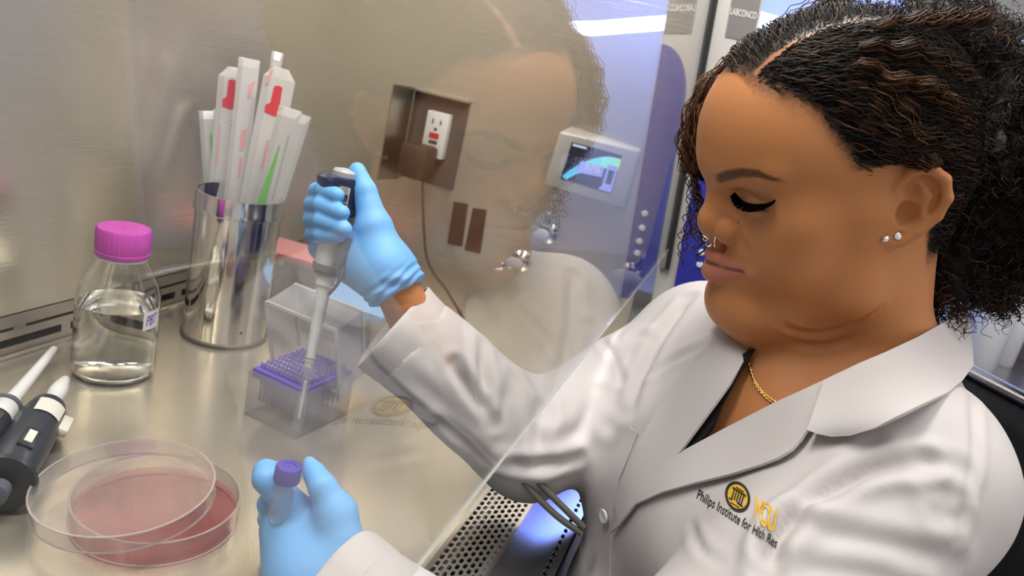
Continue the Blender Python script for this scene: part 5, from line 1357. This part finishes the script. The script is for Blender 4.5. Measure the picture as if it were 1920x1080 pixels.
lathe('nozzle', [(0.0092, L2 * 0.655), (0.0098, L2 * 0.69), (0.0072, L2 * 0.74), (0.0072, L2 * 0.78), (0.0080, L2 * 0.80), (0.0076, L2 * 0.86), (0.0045, L2 * 0.97), (0.0020, L2 * 1.0)], p2t, A2, white_p, q2, n=28)
def on_h(rt, frv, r): return p2t + A2 * (L2 * rt) + frv * r
fr2 = nrm((CAMP - p2t) - A2 * ((CAMP - p2t) @ A2)); ys2 = np.cross(A2, fr2)
rows = [[on_h(t, fr2 * math.cos(a) + ys2 * math.sin(a), 0.0182 + 0.0008) for a in np.linspace(-0.5, 0.75, 9)] for t in (0.44, 0.50, 0.56)]
lb = mesh_obj('paper_label', [p for r in rows for p in r], [(j * 9 + i, j * 9 + i + 1, (j + 1) * 9 + i + 1, (j + 1) * 9 + i) for j in range(2) for i in range(8)], mat('label_cream', (0.75, 0.73, 0.66), 0.6), q2)
box('window', on_h(0.20, fr2, 0.0182), (0.012, 0.028, 0.003), pdark, q2, axes=(ys2, A2, fr2), bevel=0.001)
box('volume_scale', on_h(0.20, fr2, 0.0196), (0.006, 0.018, 0.002), mat('label_cream', (0.75, 0.73, 0.66), 0.6), q2, axes=(ys2, A2, fr2))
box('ejector_button', on_h(0.50, ys2 * 0.95 + fr2 * 0.3, 0.0195), (0.010, 0.026, 0.008), mat('button_cream', (0.72, 0.70, 0.60), 0.4), q2, axes=(ys2, A2, fr2), bevel=0.002)

# --- petri dish and its lid
pd = onZ((293, 968)); Rp = 0.0620
dish = empty('petri_dish', pd, 'round clear petri dish with pink medium on the steel surface', 'dish')
rimc = pane_mat('dish_plastic', (0.97, 0.96, 0.96), 0.06, 0.02, 0.10, (0.95, 0.9, 0.9))
lathe('dish_wall', [(0.001, 0.0), (Rp - 0.001, 0.0), (Rp, 0.001), (Rp, 0.0195), (Rp - 0.0006, 0.0200), (Rp - 0.0016, 0.0195), (Rp - 0.0016, 0.0018), (0.001, 0.0018)], pd, (0, 0, 1), rimc, dish, n=96, close=False, ang=30)
med = pane_mat('pink_medium', (0.98, 0.75, 0.78), 0.04, 0.02, 0.14, (0.95, 0.48, 0.52))
lathe('medium', [(0.001, 0.0022), (Rp - 0.0020, 0.0022), (Rp - 0.0020, 0.0078), (Rp - 0.0040, 0.0070), (0.001, 0.0070)], pd, (0, 0, 1), med, dish, n=96)
lathe('dish_edge', [(Rp - 0.0016, 0.0194), (Rp - 0.0016, 0.0204), (Rp + 0.0003, 0.0204), (Rp + 0.0003, 0.0194)], pd, (0, 0, 1), pane_mat('plastic_rim', (0.9, 0.88, 0.87), 0.10, 0.05, 0.45, (0.95, 0.9, 0.88)), dish, n=96, close=False)
lathe('dish_foot', [(Rp - 0.0012, 0.0), (Rp + 0.0004, 0.0), (Rp + 0.0004, 0.0012), (Rp - 0.0012, 0.0012)], pd, (0, 0, 1), mat('plastic_rim_pink', (0.80, 0.55, 0.52), 0.2), dish, n=96, close=False)
lc = onZ((236, 928), 0.022); Rl = 0.0645
ln_ = nrm(np.array([0, 0, 1.0]) + 0.10 * (lc - pd) * np.array([1, 1, 0]) / np.linalg.norm((lc - pd)[:2]))
lid = empty('petri_cover', lc, 'clear petri dish lid set askew over the rim of the pink dish', 'cover')
lathe('lid_shell', [(0.001, 0.0100), (Rl - 0.001, 0.0100), (Rl, 0.0092), (Rl, -0.0035), (Rl - 0.0014, -0.0035), (Rl - 0.0014, 0.0086), (0.001, 0.0086)], lc, ln_, rimc, lid, n=96, close=False, ang=30)
for zz in (0.0096, -0.0036):
    lathe('lid_edge', [(Rl - 0.0012, zz), (Rl + 0.0004, zz), (Rl + 0.0004, zz + 0.0009), (Rl - 0.0012, zz + 0.0009)], lc, ln_, pane_mat('plastic_rim', (0.9, 0.88, 0.87), 0.10, 0.05, 0.45, (0.95, 0.9, 0.88)), lid, n=96, close=False)

# --- vial held between finger and thumb
vt = at((543, 873), 0.497 * LS); va_ = nrm((0.02, -0.05, 1))
vial = empty('capped_vial', vt - va_ * 0.045, 'small clear vial with a purple screw cap pinched in the gloved fingers', 'vial')
purple = mat('cap_purple', (0.075, 0.055, 0.36), 0.42)
Vc = []; rc_ = 0.0088; nn_ = 72
prf = [(rc_ * 0.9, -0.012), (rc_, -0.0115), (rc_, -0.001), (rc_ * 0.93, 0.0), (rc_ * 0.55, 0.0), (rc_ * 0.50, -0.0008), (0.0005, -0.0008)]
x_, y_, z_ = frame(va_)
for k, (r, h) in enumerate(prf):
    for i in range(nn_):
        a = 2 * PI * i / nn_; r2 = r + (0.00035 if i % 3 == 0 and k in (1, 2) else 0); Vc.append(vt + va_ * h + (x_ * math.cos(a) + y_ * math.sin(a)) * r2)
autosmooth(mesh_obj('screw_cap', Vc, [(k * nn_ + i, k * nn_ + (i + 1) % nn_, (k + 1) * nn_ + (i + 1) % nn_, (k + 1) * nn_ + i) for k in range(len(prf) - 1) for i in range(nn_)], purple, vial), 50)
lathe('tube', [(0.0070, -0.012), (0.0070, -0.040), (0.0050, -0.045), (0.0005, -0.046)], vt, va_, frost, vial, n=32, close=False)

# --- tip boxes
def tip_box(name, ctr, yaw, sx, sy, h, label, rack_m, tips, lid_open, group=None, col=frost, tipn=(12, 8)):
    u = np.array([math.cos(yaw), math.sin(yaw), 0]); v = np.array([-math.sin(yaw), math.cos(yaw), 0]); z = np.array([0, 0, 1.0])
    root = empty(name, ctr, label, 'box', group)
    c = np.asarray(ctr, float); t = 0.0016
    def wall(nm, cc, size, m_=col): return box(nm, c + u * cc[0] + v * cc[1] + z * cc[2], size, m_, root, axes=(u, v, z))
    wall('base_wall', (0, -sy / 2, h / 2), (sx, t, h)); wall('base_wall', (0, sy / 2, h / 2), (sx, t, h))
    wall('base_wall', (-sx / 2, 0, h / 2), (t, sy, h)); wall('base_wall', (sx / 2, 0, h / 2), (t, sy, h)); wall('base_floor', (0, 0, t / 2), (sx, sy, t))
    if rack_m is not None:
        wall('rack_plate', (0, 0, h + 0.001), (sx - 0.004, sy - 0.004, 0.003), rack_m)
        wall('rack_edge', (0, -sy / 2 + 0.003, h - 0.003), (sx - 0.005, 0.0015, 0.008), rack_m); wall('rack_edge', (-sx / 2 + 0.003, 0, h - 0.003), (0.0015, sy - 0.005, 0.008), rack_m)
        wall('rack_edge', (sx / 2 - 0.003, 0, h - 0.003), (0.0015, sy - 0.005, 0.008), rack_m); wall('rack_edge', (0, sy / 2 - 0.003, h - 0.003), (sx - 0.005, 0.0015, 0.008), rack_m)
    if tips:
        V = []; F = []; n = 8
        for i in range(tipn[0]):
            for j in range(tipn[1]):
                p = c + u * ((i + 0.5) / tipn[0] - 0.5) * (sx - 0.012) + v * ((j + 0.5) / tipn[1] - 0.5) * (sy - 0.012) + z * h
                k0 = len(V)
                for r, hh in ((0.0012, -0.035), (0.0028, -0.001), (0.0032, 0.0026), (0.0032, 0.0078), (0.0024, 0.0078), (0.0022, 0.003)):
                    for q in range(n): a = 2 * PI * q / n; V.append(p + u * r * math.cos(a) + v * r * math.sin(a) + z * hh)
                for k in range(5):
                    for q in range(n): F.append((k0 + k * n + q, k0 + k * n + (q + 1) % n, k0 + (k + 1) * n + (q + 1) % n, k0 + (k + 1) * n + q))
        o = mesh_obj('tips', V, F, pane_mat('tip_plastic', (0.80, 0.74, 0.96), 0.05, 0.1, 0.55, (0.42, 0.36, 0.80)), root); o['kind'] = 'stuff'
    if lid_open is not None:
        hz = c + v * (sy / 2 + 0.004) + z * (h + 0.002); ang = lid_open; lz = v * math.sin(ang) * -1 + z * math.cos(ang); ly = np.cross(lz, u) if False else nrm(np.cross(u, lz))
        # lid: shallow open tray standing on its hinge; lz up along the lid, depth dir pointing to the front
        fr_ = -nrm(np.cross(u, lz)); fr_ = fr_ if fr_ @ v < 0 else -fr_
        dep = 0.042
        sx = sx * 1.28; sy = 0.080; hz = hz + u * (-0.0)
        rimm = pane_mat('lid_rim', (0.95, 0.95, 0.96), 0.06, 0.1, 0.55, (0.92, 0.92, 0.93))
        def lw(nm, cc, size, m_=col): return box(nm, hz + u * cc[0] + lz * cc[1] + fr_ * cc[2], size, m_, root, axes=(u, lz, fr_))
        for cc, sz in (((-sx / 2, sy / 2, dep), (0.004, sy, 0.002)), ((sx / 2, sy / 2, dep), (0.004, sy, 0.002)), ((0, sy, dep), (sx, 0.004, 0.002)), ((0, 0, dep), (sx, 0.004, 0.002)), ((-sx / 2, sy / 2, 0), (0.003, sy, 0.003)), ((sx / 2, sy / 2, 0), (0.003, sy, 0.003)), ((0, sy, 0), (sx, 0.003, 0.003))): lw('lid_rim', cc, sz, rimm)
        lw('lid_panel', (0, sy / 2, -0.0), (sx, sy, t)); lw('lid_side', (-sx / 2, sy / 2, dep / 2), (t, sy, dep)); lw('lid_side', (sx / 2, sy / 2, dep / 2), (t, sy, dep))
        lw('lid_side', (0, sy, dep / 2), (sx, t, dep)); lw('lid_side', (0, 0, dep / 2), (sx, t, dep))
    return root
violet = mat('rack_violet', (0.19, 0.13, 0.62), 0.45)
c_l, c_f, c_r = onZ((470, 697), 0.052), onZ((572, 744), 0.052), onZ((662, 688), 0.052)
yaw1 = math.atan2(c_l[1] - c_f[1], c_l[0] - c_f[0])
sxx = np.linalg.norm(c_l - c_f); syy = np.linalg.norm(c_r - c_f)
ctr = (c_l + c_r) / 2; ctr = np.array([ctr[0], ctr[1], 0.0])
e1 = nrm((c_l - c_f) * [1, 1, 0]); e2 = nrm((c_r - c_f) * [1, 1, 0])
yw = math.atan2(-e1[1], -e1[0])      # u along front edge, v away from the camera
TB = dict(c_l=c_l, c_f=c_f, c_r=c_r, sxx=sxx, syy=syy)
tip_box('tip_box', ctr, yw, sxx, 0.082, 0.050, 'open clear tip box with a violet rack full of tips', violet, True, 0.30)
cb2 = onZ((640, 640)); cb2[2] = 0
tip_box('tip_box', cb2 + np.array([0.03, 0.0, 0]), yw + 0.12, 0.118, 0.082, 0.052, 'clear tip box with a pale blue rack behind the violet one', mat('rack_blue', (0.28, 0.48, 0.80), 0.45), False, None)
cb3 = onZ((535, 560)); cb3[2] = 0
pk = tip_box('tip_box', cb3, yw + 0.25, 0.115, 0.080, 0.075, 'closed frosted tip box with a pink top beside the steel canister', mat('rack_pink', (0.80, 0.34, 0.32), 0.5), False, None)

# --- thin rods modelled in place of a reflection on the sill
tm = mat('reflection_grey', (0.09, 0.08, 0.065), 0.5)
for k, pts in enumerate(([(985, 885), (1010, 905), (1050, 945), (1095, 990)], [(975, 895), (1000, 925), (1045, 968), (1090, 1000)])):
    o = tube('reflection_rod', spline([onX(p, 0.60 + 0.005 * k) if False else at(p, 0.655 - 0.002 * i) for i, p in enumerate(pts)], 8), 0.0030, tm)
    tag(o, ('thin grey-brown rod standing in for a reflection on the sill, on the far side of its twin', 'thin grey-brown rod standing in for a reflection on the sill, next to the punched grille')[k], 'reflection_rod', 'tubing over the sill')
